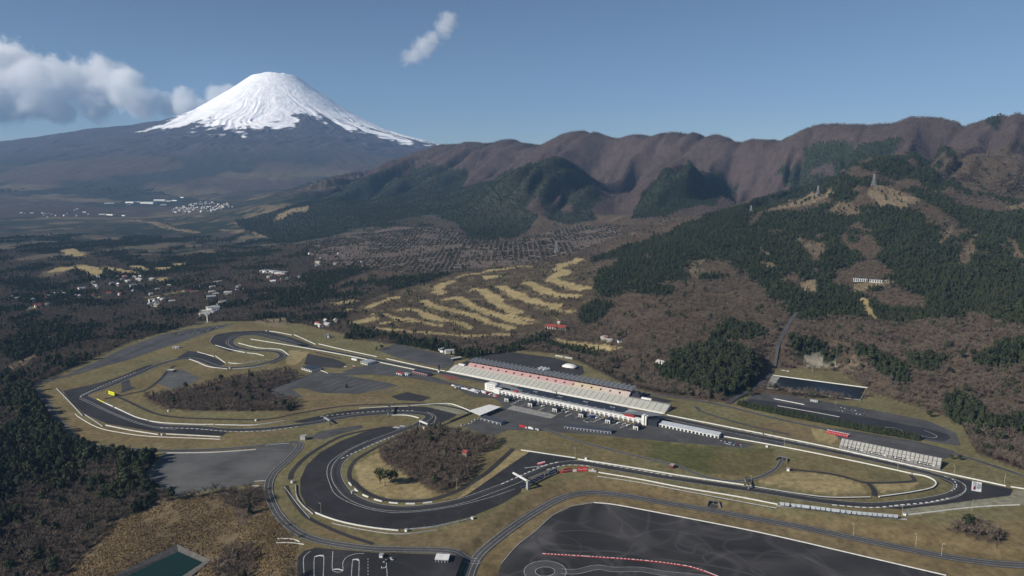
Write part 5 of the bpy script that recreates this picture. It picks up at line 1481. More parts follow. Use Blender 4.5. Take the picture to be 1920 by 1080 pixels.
pylon(1638, 349, 52, 'highest lattice power pylon above the large tan clearing')
pylon(1408, 400, 36, 'smallest lattice power pylon at the lower end of the firebreak')
pylon(1043, 474, 52, 'lattice power pylon standing on the terraced cemetery slope')

# --- buildings in the landscape
block('hill_hotel', (1600,528), (1626,528.5), 14, 9, 'white hotel block on the wooded hill, left part', ground=True, bays=7, door=False)
block('hill_hotel', (1630,529), (1662,530), 14, 7, 'lower white hotel wing on the wooded hill, right part', ground=True, bays=7, door=False)
block('club_house', (1022,616), (1060,619), 26, 6, 'golf club house with dark red roof beside the fairways', ground=True, wall=M_FACADE, roof=M_ROOFR, style='gable', bays=8, door=False)
block('club_house_tower', (1045,610), (1050,610), 8, 13, 'white tower with red cap rising beside the club house', ground=True, roof=M_ROOFR, cat='tower')
block('hill_house', (1229,683), (1246,685), 14, 7, 'white house half hidden on the bare hill behind the grandstand', ground=True, style='gable', roof=M_CONC)
block('school_block', (487,512), (512,513), 34, 12, 'white complex in the dark woods, left block', ground=True)
block('school_block', (514,514), (533,514.5), 34, 9, 'white complex in the dark woods, right block', ground=True)
FAC = [(235,381,250,381,70,20),(252,380,262,380,60,16),(263,382,287,382.5,90,26),(288,377,309,377.5,70,26),(311,378,320,378,50,16),(322,377,331,377,50,14),(196,382.5,214,382,60,14),(237,385,246,385,40,10),(300,385,312,385,50,14),(185,403,197,403,40,12),(199,403.5,211,404,40,12),(228,405,234,405,30,10),(344,359,352,359,40,12),(356,357,362,357,40,10),(338,371,344,371,40,12)]
for i, (a, b1, c1, d1, dep, h) in enumerate(FAC):
    wh = ['broad low one at the left of the plant', 'second from the left in the plant', 'widest white hall of the plant', 'tall white hall at the right of the plant', 'small one next to the tall hall', 'small one at the right end of the plant', 'lone one left of the plant', 'low one in front of the plant', 'low one below the tall hall', 'left of the pair nearer than the plant', 'right of the pair nearer than the plant', 'tiny one right of that pair', 'left of two high up the plain', 'right of two high up the plain', 'one between plant and foothills'][i]
    block('factory_hall', (a, b1), (c1, d1), dep, h, 'far white factory hall, ' + wh, ground=True, style='flat', eave=0, group='factory halls on the plain')
hm = {}
def house_mesh(k):
    if k in hm: return hm[k]
    mb = MB(); w, d, h = ((14, 10, 6), (22, 12, 7), (11, 9, 5.5))[k % 3]
    mb.box(-w/2, w/2, -d/2, d/2, -2, h); mb.k = 1
    r = h + 3.2
    mb.add([(-w/2-.6,-d/2-.6,h),(w/2+.6,-d/2-.6,h),(w/2+.6,d/2+.6,h),(-w/2-.6,d/2+.6,h),(-w/2-.6,0,r),(w/2+.6,0,r)], [(0,1,5,4),(2,3,4,5),(0,4,3),(1,2,5)])
    me_ = mb.mesh('house'); me_.materials.append((M_FACADE, M_CREAM, M_FACADE)[k % 3]); me_.materials.append((M_CONC, M_FACG, M_FACADE, M_ROOFR, M_CONC, M_DGREY)[k % 6])
    hm[k] = me_
    return me_
def village(poly, n, label, group, seed, scale=1.0):
    r = random.Random(seed); pts = []
    x0, x1 = min(p[0] for p in poly), max(p[0] for p in poly); y0, y1 = min(p[1] for p in poly), max(p[1] for p in poly)
    pa = np.array(poly, float)
    while len(pts) < n:
        q = (r.uniform(x0, x1), r.uniform(y0, y1))
        if inside(pa, np.array([q[0]]), np.array([q[1]]))[0]: pts.append(q)
    for g in on_ground(pts):
        o = link('house', house_mesh(r.randrange(6))); o.location = (g[0], g[1], g[2] + .2); o.rotation_euler = (0, 0, r.uniform(0, 3)); o.scale = [scale * r.uniform(.8, 1.3)] * 3
        tag(o, label, 'house', group)
village([(318,398),(330,388),(380,378),(430,381),(438,388),(400,396),(350,401)], 140, 'tiny pale house in the far town right of the factory plant', 'houses of the far town', 1, 1.25)
village([(255,572),(310,560),(330,565),(300,576)], 14, 'small pale house in the hamlet among the left woods', 'houses of the left hamlet', 2)
village([(365,590),(420,568),(425,576),(380,600)], 18, 'small pale building along the road beyond the final turn', 'buildings beyond the final turn', 3)
village([(800,652),(850,660),(840,664),(805,657)], 7, 'small pale house among the dark trees beyond the straight', 'houses among trees beyond the straight', 4, .8)
village([(220,520),(290,518),(290,528),(230,530)], 12, 'small pale house beside the far-left golf course', 'houses by the far-left golf course', 5)
village([(585,610),(625,600),(640,608),(600,616)], 8, 'small pale house near the arched gate', 'houses near the arched gate', 6, .8)
village([(1130,634),(1170,642),(1165,645),(1130,638)], 6, 'small pale building along the road above the tan practice field', 'buildings above the practice field', 7, .8)
village([(500,520),(560,518),(560,526),(510,530)], 10, 'small pale house near the white complex in the woods', 'houses near the white complex', 8)

village([(20,560),(120,545),(200,535),(180,560),(60,585)], 16, 'small pale house scattered in the far-left woods', 'houses in the far-left woods', 9)
village([(80,520),(240,520),(330,535),(300,556),(120,560)], 24, 'small pale house in the valley below the far-left golf course', 'houses in the left valley', 10)
village([(330,545),(420,530),(480,540),(400,566)], 14, 'small pale house between the woods and the white complex', 'houses west of the white complex', 11)
village([(20,400),(150,392),(200,400),(120,412)], 20, 'tiny pale building on the far plain left of the factory plant', 'buildings on the far plain', 12, 1.4)
village([(560,480),(640,470),(700,490),(600,505)], 8, 'small pale house at the foot of the cemetery slope', 'houses below the cemetery', 13)
# ------------------------------------------------------------------ vehicles
M_GLS2 = M_GLASS
paint = {'white': mat('car_white', (0.70,0.70,0.70), .3, .05, .5, spec=.5), 'silver': mat('car_silver', (0.35,0.36,0.38), .3, .05, .5, spec=.5), 'black': mat('car_black', (0.015,0.015,0.018), .3, .1, .5, spec=.5), 'red': mat('car_red', (0.45,0.03,0.03), .3, .05, .5, spec=.5), 'blue': mat('car_blue', (0.03,0.06,0.25), .3, .05, .5, spec=.5)}
def car_meshes(colour):
    key = 'car_' + colour
    if key in hm: return hm[key]
    L_, W_ = 4.6, 1.8
    def loft(prof, w0, w1, zb):
        mb = MB(); n = len(prof)
        vs = [(x, -w0 / 2 if z < zb else -w1 / 2, z) for x, z in prof] + [(x, w0 / 2 if z < zb else w1 / 2, z) for x, z in prof]
        fs = [tuple(range(n)), tuple(reversed(range(n, 2 * n)))] + [(k, n + k, n + (k + 1) % n, (k + 1) % n) for k in range(n)]
        mb.add(vs, fs); return mb
    b_ = loft([(-2.3,.35),(-2.25,.85),(-1.9,.95),(1.2,.98),(2.2,.75),(2.3,.4),(2.1,.25),(-2.1,.25)], 1.8, 1.75, .9).mesh('body'); b_.materials.append(paint[colour])
    c_ = loft([(-1.85,.96),(-1.3,1.45),(.3,1.48),(1.15,.99)], 1.66, 1.3, 1.2).mesh('cabin'); c_.materials.append(M_GLASS)
    mb = MB(); mb.bar((0,-.11,0),(0,.11,0), .33, 10); w_ = mb.mesh('wheel'); w_.materials.append(M_RUBBER)
    hm[key] = (b_, c_, w_)
    return hm[key]
def car(px, py, rz_, colour, label, group, s=1.0, z=0.0):
    b_, c_, w_ = car_meshes(colour)
    e = empty('parked_car', P(px, py, z), rz_, label, 'car', group); e.scale = (s, s, s); e.location.z = z + .12
    link('body', b_, e); link('cabin', c_, e)
    for x in (-1.4, 1.4):
        for y in (-.82, .82):
            link('wheel', w_, e).location = (x, y, .33)
def lorry(px, py, rz_, L_, colour, label, group, h=3.4):
    e = empty('lorry', P(px, py), rz_, label, 'lorry', group)
    mb = MB(); mb.box(-L_/2, L_/2 - 2.4, -1.25, 1.25, 1.0, h); mb.build('cargo_box', paint[colour], e)
    mb = MB(); mb.box(L_/2 - 2.2, L_/2, -1.2, 1.2, .6, 2.7); c_ = mb.build('cab', paint['white'], e)
    mb = MB(); mb.box(L_/2 + .01, L_/2 + .05, -1.05, 1.05, 1.6, 2.5); mb.build('windscreen', M_GLASS, c_)
    for x in (-L_/2 + 1.2, -L_/2 + 2.4, L_/2 - 1.2):
        for y in (-1.1, 1.1):
            mb = MB(); mb.bar((x, y - .15, .5), (x, y + .15, .5), .5, 10); mb.build('wheel', M_RUBBER, e)
rz_ = rz
r = random.Random(5)
cl_ = ['white', 'silver', 'black', 'white', 'white', 'red', 'blue', 'black']
for k in range(22):
    row, i = divmod(k, 11)
    car(1353 + i * 3.6 + row * 1.5, 826.5 + i * .75 + row * 3.6, rz_ + 1.57, cl_[r.randrange(8)], 'small car in the two rows beside the white garage annex', 'cars beside the garage annex')
for k in range(16):
    row, i = divmod(k, 8)
    car(1578 + i * 6.5 - row * 4, 764.5 + i * 1.3 + row * 5.0, rz_ + 1.4, cl_[(k * 3 + row) % 8], 'small car parked on the far side of the kart course', 'cars at the kart course')
for k, (px, py, c) in enumerate(((1099,788,'black'),(1104,789,'black'),(1108,790,'silver'),(1096,790,'silver'),(1101,791.5,'white'),(1085,785,'black'))):
    car(px, py, rz_ + r.uniform(-.5, .5), c, 'small car loosely parked on the open paddock tarmac', 'cars on the open paddock')
for k, (px, py) in enumerate(((893,787.5),(888,791),(882,795),(868,798))):
    car(px, py, rz_ + 1.0, 'white', 'white car on the grass edge left of the dark shed', 'white cars left of the dark shed', 1.5)
for k in range(14):
    car(845 + k * 5.6 + r.uniform(-1, 1), 719.5 + k * 1.35 + r.uniform(-1, 1), rz_ + 1.5, cl_[r.randrange(8)], 'small car in the row along the western pit lane', 'cars along the western pit lane')
for k in range(10):
    car(330 + k * 7, 628 - k * 1.5 + r.uniform(-2, 4), r.uniform(0, 3), cl_[r.randrange(8)], 'tiny car on the long car park beyond the final turn', 'cars on the far car park', 1.3)
for k, (px, py) in enumerate(((720,1065),(722,1053),(735,1049))):
    car(px, py, .2 + k, ['white','silver','white'][k], ['white car with open doors on the training ground tarmac', 'silver car above the white one on the training ground', 'white car beside the cones of the training ground'][k], None, 1.3)
for k, (px, py, c, n) in enumerate(((1093,777.5,'white','left'),(1101,779.5,'white','second'),(1107,781,'silver','third'),(1113,782.5,'blue','right'))):
    lorry(px, py, rz_ + .9, 13, c, '%s of four race lorries parked beside the fourth service hut' % n, 'race lorries in the paddock')
for k, (px, py, c, n) in enumerate(((874,731,'white','left white lorry on the western paddock strip'),(886,734.5,'white','larger white lorry on the western paddock strip'),(893,737,'silver','silver lorry next to the larger white one'),(907,736,'white','white lorry nearest the control tower'))):
    lorry(px, py, rz_, 10, c, n, 'lorries on the western paddock strip')
for k in range(6):
    car(922 + (k % 3) * 5, 740 + (k // 3) * 2.5 + (k % 3), rz_, ['red','white','red'][k % 3], 'red or white course car below the control tower', 'course cars below the control tower', 1.3)
lorry(981, 802, rz_, 15, 'red', 'red box lorry at the south edge of the paddock', None, 4.2)
lorry(995.5, 805, rz_, 10, 'white', 'white box lorry behind the red one', None, 3.8)
lorry(1007, 807, rz_, 7, 'silver', 'small silver lorry behind the white one', None, 3.2)
for k, (px, py, n) in enumerate(((1049,670,'left'),(1066,673,'right'))):
    e = empty('railway_coach', P(px, py), rz_, '%s one of two long cream coaches at the edge of the rear lot' % n, 'coach')
    mb = MB(); mb.box(-10.5, 10.5, -1.6, 1.6, .8, 3.6); mb.build('body', M_CREAM, e)
    mb = MB(); mb.box(-10.5, 10.5, -1.4, 1.4, 3.62, 4.1); mb.build('roof', M_FACADE, e)
    mb = MB(); mb.box(-9.8, 9.8, -1.66, -1.61, 2.0, 3.0); mb.build('window_band', M_GLASS, e)
    mb = MB(); mb.box(-8, -5, -1.2, 1.2, .0, .78); mb.box(5, 8, -1.2, 1.2, 0, .78); mb.build('bogie', M_BLACK, e)
for k, (px, py) in enumerate(((1469,695),(1477,696.5))):
    car(px, py, rz_, 'white', ['white van left one on the grass above the reservoir', 'white car right one on the grass above the reservoir'][k], None, 1.6)
for k, (px, py) in enumerate(((648,688),(664,687),(661,689.5))):
    car(px, py, rz_, ['white','white','red'][k], ['white car beside the loop left of the grey race office', 'white car nearest the grey race office', 'red car next to the white one by the race office'][k], None, 1.5)

for k in range(26):
    car(4 + k * 2.6 + r.uniform(-.6, .6), 717.5 + r.uniform(-1.2, 1.2), r.uniform(0, 3), cl_[r.randrange(8)], 'tiny car in the row at the left edge below the far car park', 'cars at the left edge', 1.2, -8.0)
for k in range(18):
    car(372 + k * 2.6, 622 - k * .55 + (k % 2) * 2.2, 1.2, cl_[r.randrange(8)], 'tiny car in the double row on the far car park by the white pillar', 'cars by the white pillar', 1.3)
for k in range(12):
    px = 850 + k * 6.4
    lorry(px, 724.5 + k * 1.3 + (k % 2) * 1.6, rz_ + (1.5 if k % 3 else 0), 8 + (k * 5 % 4), ['white', 'white', 'silver', 'white', 'red', 'white'][k % 6], 'service lorry in the crowded row west of the control tower', 'service lorries west of the control tower', 3.3)

for k, (px, py) in enumerate(((962,750),(975,753),(1008,760),(1018,763),(1056,771),(1064,774),(1120,785),(1128,787),(1150,792),(1160,795),(1170,797),(1178,799))):
    lorry(px, py, rz_ + 1.1, 7, ['white', 'silver', 'white'][k % 3], 'small van parked against the garages of the pit building', 'vans against the garages', 2.9)
# ------------------------------------------------------------------ trees
def leaf_mat(name, c1, c2, rough=0.9):
    m, nt, b = nodes_of(name)
    oi = N(nt, 'ShaderNodeObjectInfo')
    ge = N(nt, 'ShaderNodeNewGeometry')
    n1 = N(nt, 'ShaderNodeTexNoise', inp={'Scale': 0.35, 'Detail': 3.0}); nt.links.new(ge.outputs['Position'], n1.inputs['Vector'])
    n2 = N(nt, 'ShaderNodeTexNoise', inp={'Scale': 0.012, 'Detail': 3.0}); nt.links.new(ge.outputs['Position'], n2.inputs['Vector'])
    ad = N(nt, 'ShaderNodeMath', operation='ADD'); nt.links.new(oi.outputs['Random'], ad.inputs[0]); nt.links.new(n1.outputs[0], ad.inputs[1])
    a2 = N(nt, 'ShaderNodeMath', operation='MULTIPLY_ADD'); a2.inputs[1].default_value = 1.4; nt.links.new(n2.outputs[0], a2.inputs[0]); nt.links.new(ad.outputs[0], a2.inputs[2])
    mr = N(nt, 'ShaderNodeMapRange', inp={'From Min': 0.75, 'From Max': 2.3}); nt.links.new(a2.outputs[0], mr.inputs[0])
    mx = N(nt, 'ShaderNodeMix', data_type='RGBA'); mx.inputs[6].default_value = (*c1, 1); mx.inputs[7].default_value = (*c2, 1)
    nt.links.new(mr.outputs[0], mx.inputs[0]); nt.links.new(mx.outputs[2], b.inputs['Base Color'])
    b.inputs['Roughness'].default_value = rough; b.inputs['Specular IOR Level'].default_value = 0.1
    return m
M_CON = leaf_mat('conifer_needles', (0.011, 0.018, 0.011), (0.046, 0.056, 0.027))
M_TWIG = leaf_mat('bare_twigs', (0.070, 0.057, 0.047), (0.175, 0.138, 0.108))
M_BARK = mat('bark', (0.09, 0.07, 0.055), .9, .3, 1.0)
M_REED = leaf_mat('dry_reed', (0.085, 0.060, 0.032), (0.22, 0.155, 0.078))

def conifer_crown(seed, tiers=7, wid=.20, rag=.25):
    r = random.Random(seed); mb = MB()
    for t in range(tiers):
        zb = .07 + .80 * t / tiers; zt = min(1.0, zb + 1.75 / tiers)
        rad = wid * (1 - t / tiers) ** .8 + .018
        n = 9; ph = r.uniform(0, 6)
        ring = []
        for k in range(n * 2):
            a = ph + math.pi * k / n
            q = rad * (1.0 if k % 2 == 0 else .52) * r.uniform(1 - rag, 1 + rag)
            ring.append((q * math.cos(a), q * math.sin(a), zb + r.uniform(-.025, .02) - (.02 if k % 2 == 0 else 0)))
        ox, oy = r.uniform(-.01, .01), r.uniform(-.01, .01)
        i0 = len(mb.v); mb.v += [(ox, oy, zt)] + ring
        for k in range(n * 2):
            mb.f.append((i0, i0 + 1 + k, i0 + 1 + (k + 1) % (n * 2))); mb.mi.append(0)
    return mb
def clump_crown(seed, wid=.33, z0=.28, n=170, size=.085, top=1.0):
    """rounded evergreen crown: leaf clumps spread through an uneven volume"""
    r = random.Random(seed); mb = MB()
    lobes = [(r.uniform(-.5, .5) * wid, r.uniform(-.5, .5) * wid, r.uniform(z0 + .12, top - .14), r.uniform(.45, .75) * wid) for _ in range(7)] + [(0, 0, (z0 + top) / 2, wid * .8)]
    for _ in range(n):
        lx, ly, lz, lr = r.choice(lobes)
        v = Vector((r.gauss(0, 1), r.gauss(0, 1), r.gauss(0, .85))).normalized() * lr * r.uniform(.7, 1.05)
        c = Vector((lx, ly, lz)) + v
        a = (v + Vector((r.uniform(-.4, .4), r.uniform(-.4, .4), r.uniform(0, .5))) * lr).normalized()
        t = a.orthogonal().normalized(); b_ = a.cross(t); s = size * r.uniform(.6, 1.2)
        mb.face([c + t * s, c + b_ * s * .8, c - t * s + a * s * .3, c - b_ * s * .8])
    return mb
def bare_crown(seed, n=190):
    """leafless crown: limbs and a haze of twigs with gaps"""
    r = random.Random(seed); mb = MB()
    for k in range(10):
        a = k * 2.4 + r.uniform(-.4, .4); z0 = r.uniform(.22, .5); rr_ = r.uniform(.2, .36); z1 = r.uniform(.6, .97)
        p0 = Vector((0, 0, z0)); p1 = Vector((rr_ * math.cos(a), rr_ * math.sin(a), z1))
        mb.bar(p0, p1, .018, 3, .004)
        for j in range(n // 10):
            t = r.uniform(.35, 1.05)
            c = p0.lerp(p1, t) + Vector((r.gauss(0, .06), r.gauss(0, .06), r.gauss(.02, .05)))
            d = Vector((math.cos(a) * .6 + r.gauss(0, .6), math.sin(a) * .6 + r.gauss(0, .6), r.uniform(.2, 1.2))).normalized()
            s = r.uniform(.05, .12); w = d.orthogonal().normalized() * s * .22
            w = w * math.cos(r.uniform(0, 6)) + d.cross(w) * math.sin(r.uniform(0, 6))
            mb.face([c - w, c + w, c + d * s])
    return mb
def trunk_mesh(h, r_):
    mb = MB(); mb.bar((0, 0, -.04), (0, 0, h), r_, 6, r_ * .4); me_ = mb.mesh('trunk'); me_.materials.append(M_BARK); return me_
def fin(mb, m):
    me_ = mb.mesh('crown'); me_.materials.append(m); return me_
CON = [fin(conifer_crown(1), M_CON), fin(conifer_crown(2, 8, .17), M_CON), fin(clump_crown(3, .30, .18, 190, .075), M_CON), fin(conifer_crown(4, 6, .24, .35), M_CON)]
BARE = [fin(bare_crown(11), M_TWIG), fin(bare_crown(12, 230), M_TWIG), fin(bare_crown(13, 160), M_TWIG)]
PINE = [fin(clump_crown(21, .34, .34, 240, .06), M_CON), fin(clump_crown(22, .30, .40, 200, .06), M_CON)]
T_CON = trunk_mesh(.35, .02); T_BARE = trunk_mesh(.5, .022); T_PINE = trunk_mesh(.6, .022)

def tree(name, loc, h, crown, trunk, label, group, rot, wide=1.0):
    e = empty(name, loc, rot, label, 'tree', group); e.scale = (h * wide, h * wide, h)
    link('trunk', trunk, e); return e, link('crown', crown, e)

# scatter candidates
cand = []
v = 720.0
while v < 8700:
    s = 6.2 * (v / 1100.0) ** 0.55 if v < 4600 else 16.0
    us = np.arange(-0.86 * v, 0.83 * v, s)
    x = us + RNG.uniform(-.48, .48, us.size) * s
    y = v - APEX + RNG.uniform(-.48, .48, us.size) * s
    cand.append(np.stack([x, y, np.full(us.size, s)], 1)); v += s
cand = np.concatenate(cand)
cz_ = height(cand[:, 0], cand[:, 1])
cc_ = cover(cand[:, 0], cand[:, 1], cz_)
X_, Y_ = cand[:, 0], cand[:, 1]
rnd = RNG.uniform(0, 1, len(cand))
nA_ = fbm(X_ / 120, Y_ / 120, 4, 81) * .6 + fbm(X_ / 520, Y_ / 520, 3, 83) * .4
thin = fbm(X_ / 55, Y_ / 55, 3, 131)
con = np.zeros(len(cand), bool); bar = np.zeros(len(cand), bool)
isc = lambda *n: np.isin(cc_, [CLS[k] for k in n])
gapn = fbm(X_ / 170, Y_ / 230, 4, 135)
gap_ = isc('conifer') & (gapn < .405) & (Y_ > 1700) & (Y_ < 3700)
con |= isc('conifer') & (rnd < .93) & ~gap_
bar |= gap_ & (rnd < .6) & (Y_ < 4500)
con |= isc('spur') & (rnd < .8) & (Y_ > 3000)
mx_ = isc('mix', 'farmix'); evg = np.where(Y_ < 1500, sstep(.545, .59, nA_), sstep(.50, .545, nA_))
con |= mx_ & (rnd < evg * .9 + .06) & (Y_ < 5200)
open_ = isc('farmix') & (fbm(X_ / 210, Y_ / 260, 3, 88) > .585)
con &= ~open_
bar |= mx_ & ~con & (rnd > .25) & (Y_ < 4400) & ~open_
bar |= isc('bare') & (rnd < .78 * sstep(.28, .42, thin) + .14) & (Y_ < 4300)
bar |= isc('infield_bare') & (rnd < .95)
con |= isc('bare', 'infield_bare') & (rnd > .965) & (Y_ < 4300)
bar |= isc('golf') & (rnd < .55 * sstep(.38, .5, thin)); con |= isc('golf') & (rnd > 1 - .22 * sstep(.48, .58, fbm(X_ / 40, Y_ / 40, 2, 133)))
con |= isc('scrub') & (rnd > .9); bar |= isc('scrub') & (rnd < .25)
bar |= isc('reed') & (rnd < .03)
bar |= isc('ridge') & (rnd < .72) & (Y_ > 3600)
con |= isc('clear') & (rnd > .95); bar |= isc('clear') & (rnd < .12)
bar |= isc('cemetery') & (rnd < .18); con |= isc('cemetery') & (rnd > .94)
# keep roads, lots, buildings and walls clear of trees
CLEAR = [XY(q) for _, q, _, _ in LOTS] + [XY(q) for q in RUNS] + [POND_RIM, XY([(1448,703),(1628,727),(1614,752),(1435,728)]), XY([(835,690),(880,668),(1250,745),(1262,780)]),
         XY([(196,725),(225,735),(240,760),(180,752)])]
free = np.ones(len(cand), bool)
for q in CLEAR: free &= ~inside(q, X_, Y_)
def near_line(px, w):
    c = curve(px, 12.0); q = np.full(len(cand), False)
    for i in range(len(c)):
        q |= (X_ - c[i][0]) ** 2 + (Y_ - c[i][1]) ** 2 < w * w
    return q
for px, w in (([(553,829),(480,837),(400,843),(310,845),(213,840),(173,835),(140,818),(108,786),(95,765),(76,737),(67,724),(87,716),(122,706)], 12), ([(1365,757),(1385,743),(1415,728),(1440,705),(1465,670),(1490,640)], 13),
              ([(1180,731),(1300,750),(1363,762),(1447,783),(1580,811),(1747,841),(1813,858),(1920,893)], 13)):
    free &= ~near_line(px, w)
vg = [o for o in bpy.data.objects if o.name.split('.')[0] in ('house', 'hill_hotel', 'club_house', 'hill_house', 'wood_house', 'power_pylon', 'school_block')]
for o in vg:
    if o.location.y < 5200:
        rad = 24 if o.name.startswith(('hill', 'club', 'school')) else 11
        free &= (X_ - o.location.x - (8 if rad > 20 else 0)) ** 2 + (Y_ - o.location.y) ** 2 > rad * rad
con &= free; bar &= free & ~con
dep = CP * Y_ - SP * (cz_ - CAM_Z)
PXs = 960 + F * X_ / dep
PYs = 540 - F * ((SP * Y_ + CP * (cz_ - CAM_Z)) / dep)
inview = (PXs > 4) & (PXs < 1916) & (PYs > 300) & (PYs < 1076)

def wood(px, py):
    if px < 320 and py > 835 and px > 200: return 'in the dark grove beside the gravel lot', 'grove beside the gravel lot'
    if px < 330 and py > 690: return 'in the dense wood along the lower left edge', 'lower left wood'
    if px < 330: return 'in the woods on the far left beyond the car park', 'far left woods'
    if 690 < px < 950 and py > 795: return 'in the bare wood inside the great curve', 'infield wood of the great curve'
    if 260 < px < 580 and 680 < py < 790: return 'in the bare wood inside the left corner', 'infield wood of the left corner'
    if px < 560 and py > 900: return 'on the reed slope beside the pond', 'reed slope'
    if 1380 < px < 1660 and 690 < py < 760: return 'in the scrub beside the reservoir', 'scrub by the reservoir'
    if px > 1700 and py > 960: return 'in the thicket on the bank at the lower right', 'thicket at the lower right'
    if px > 1600 and py > 600: return 'on the hillside at the right edge', 'right hillside'
    if px > 1100 and py > 540: return 'on the hill behind the grandstand', 'hill behind the grandstand'
    return 'in the woods beyond the circuit', 'woods beyond the circuit'

FIRST = {}
def plant(mask, kind, crowns, trunk, hmin, hmax, word, probs, nmax=300):
    idx = np.nonzero(mask)[0]
    hgt = RNG.uniform(hmin, hmax, len(idx)) * np.where(RNG.uniform(0, 1, len(idx)) < .12, 1.3, 1.0) * (0.85 + .3 * thin[idx])
    hgt *= np.where(cc_[idx] == CLS['golf'], .65, 1.0) * np.where(cc_[idx] == CLS['reed'], .45, 1.0)
    hgt *= np.where(Y_[idx] > 1600, .84, 1.0)
    var = RNG.choice(len(crowns), len(idx), p=probs); rot = RNG.uniform(0, 6.28, len(idx)); wd = RNG.uniform(.85, 1.25, len(idx))
    size = np.where(inview[idx], hgt / np.maximum(dep[idx], 1), -1)
    order = np.argsort(-size)
    single = np.zeros(len(idx), bool); single[order[:nmax]] = True
    for k in np.nonzero(single)[0]:
        i = idx[k]
        lab, grp = wood(PXs[i], PYs[i])
        e, cr = tree(kind + '_tree', (X_[i], Y_[i], cz_[i]), float(hgt[k]), crowns[var[k]], trunk, word + ' ' + lab, word + 's, ' + grp, float(rot[k]), float(wd[k]))
        FIRST.setdefault((kind, int(var[k])), cr)
    rest = ~single
    me_ = bpy.data.meshes.new(kind + '_forest')
    n = int(rest.sum())
    me_.vertices.add(n)
    me_.vertices.foreach_set('co', np.stack([X_[idx][rest], Y_[idx][rest], cz_[idx][rest]], 1).astype(np.float32).ravel())
    for nm, arr in (('tree_height', hgt), ('tree_turn', rot), ('tree_width', wd * hgt)):
        a = me_.attributes.new(nm, 'FLOAT', 'POINT'); a.data.foreach_set('value', arr[rest].astype(np.float32))
    a = me_.attributes.new('variant', 'INT', 'POINT'); a.data.foreach_set('value', var[rest].astype(np.int32))
    return me_, n
def forest(name, me_, sources, m):
    o = link(name, me_, None, m); tag(o, kind='stuff')
    ng = bpy.data.node_groups.new(name, 'GeometryNodeTree')
    ng.interface.new_socket('Geometry', in_out='INPUT', socket_type='NodeSocketGeometry'); ng.interface.new_socket('Geometry', in_out='OUTPUT', socket_type='NodeSocketGeometry')
    gi = ng.nodes.new('NodeGroupInput'); go = ng.nodes.new('NodeGroupOutput'); jn = ng.nodes.new('GeometryNodeJoinGeometry')
    def attr(nm, t='FLOAT'):
        a = ng.nodes.new('GeometryNodeInputNamedAttribute'); a.data_type = t; a.inputs['Name'].default_value = nm; return a.outputs['Attribute']
    hh_ = attr('tree_height'); tt_ = attr('tree_turn'); ww_ = attr('tree_width'); vv_ = attr('variant', 'INT')
    sc = ng.nodes.new('ShaderNodeCombineXYZ'); ng.links.new(ww_, sc.inputs[0]); ng.links.new(ww_, sc.inputs[1]); ng.links.new(hh_, sc.inputs[2])
    ro = ng.nodes.new('ShaderNodeCombineXYZ'); ng.links.new(tt_, ro.inputs[2])
    for k, src in enumerate(sources):
        oi = ng.nodes.new('GeometryNodeObjectInfo'); oi.transform_space = 'ORIGINAL'; oi.inputs['Object'].default_value = src; oi.inputs['As Instance'].default_value = True
        cmp = ng.nodes.new('FunctionNodeCompare'); cmp.data_type = 'INT'; cmp.operation = 'EQUAL'; ng.links.new(vv_, cmp.inputs[2]); cmp.inputs[3].default_value = k
        ip = ng.nodes.new('GeometryNodeInstanceOnPoints')
        ng.links.new(gi.outputs[0], ip.inputs['Points']); ng.links.new(cmp.outputs[0], ip.inputs['Selection']); ng.links.new(oi.outputs['Geometry'], ip.inputs['Instance'])
        ng.links.new(sc.outputs[0], ip.inputs['Scale'])
        er = ng.nodes.new('FunctionNodeEulerToRotation'); ng.links.new(ro.outputs[0], er.inputs[0]); ng.links.new(er.outputs[0], ip.inputs['Rotation'])
        ng.links.new(ip.outputs[0], jn.inputs[0])
    ng.links.new(jn.outputs[0], go.inputs[0])
    md = o.modifiers.new('trees', 'NODES'); md.node_group = ng
    return o
me1, n1_ = plant(con, 'conifer', CON, T_CON, 13, 20, 'dark green conifer', [.24, .18, .40, .18])
me2, n2_ = plant(bar, 'bare', BARE, T_BARE, 9, 14, 'leafless brown tree', [.34, .33, .33])
forest('conifer_forest', me1, [FIRST[('conifer', k)] for k in range(len(CON))], M_CON)
forest('bare_forest', me2, [FIRST[('bare', k)] for k in range(len(BARE))], M_TWIG)
print('trees', n1_, n2_)

# the clipped row of conifers between kart course and road
for q, n in (([(1384,760),(1420,769),(1453,775.5)], 17), ([(1459,777),(1520,789),(1600,804.5),(1722,826)], 62)):
    c = curve(q, 1.0)
    for i in range(n):
        p = c[int(i * (len(c) - 1) / (n - 1))]
        for row in (0, 1):
            r_ = random.Random(i * 2 + row)
            tree('hedge_conifer_tree', (p[0] + r_.uniform(-.8, .8) + row * 2.6, p[1] + r_.uniform(-.8, .8) + row * 4.0, 0), r_.uniform(11.0, 14.5), CON[(i + row) % 2], T_CON, 'dark conifer in the tall hedge row beside the kart course', 'conifer hedge beside the kart course', r_.uniform(0, 6), 1.5)
for i, (px, py, h) in enumerate(((713,907,23),(722,911,24),(735,905,19),(741,909,20))):
    tree('pine_tree', P(px, py), h, PINE[i % 2], T_PINE, ['leftmost', 'tallest and nearest', 'rear right', 'rightmost'][i] + ' of four dark pines on the tan grass inside the great curve', 'four infield pines', i * 1.3, 1.1)
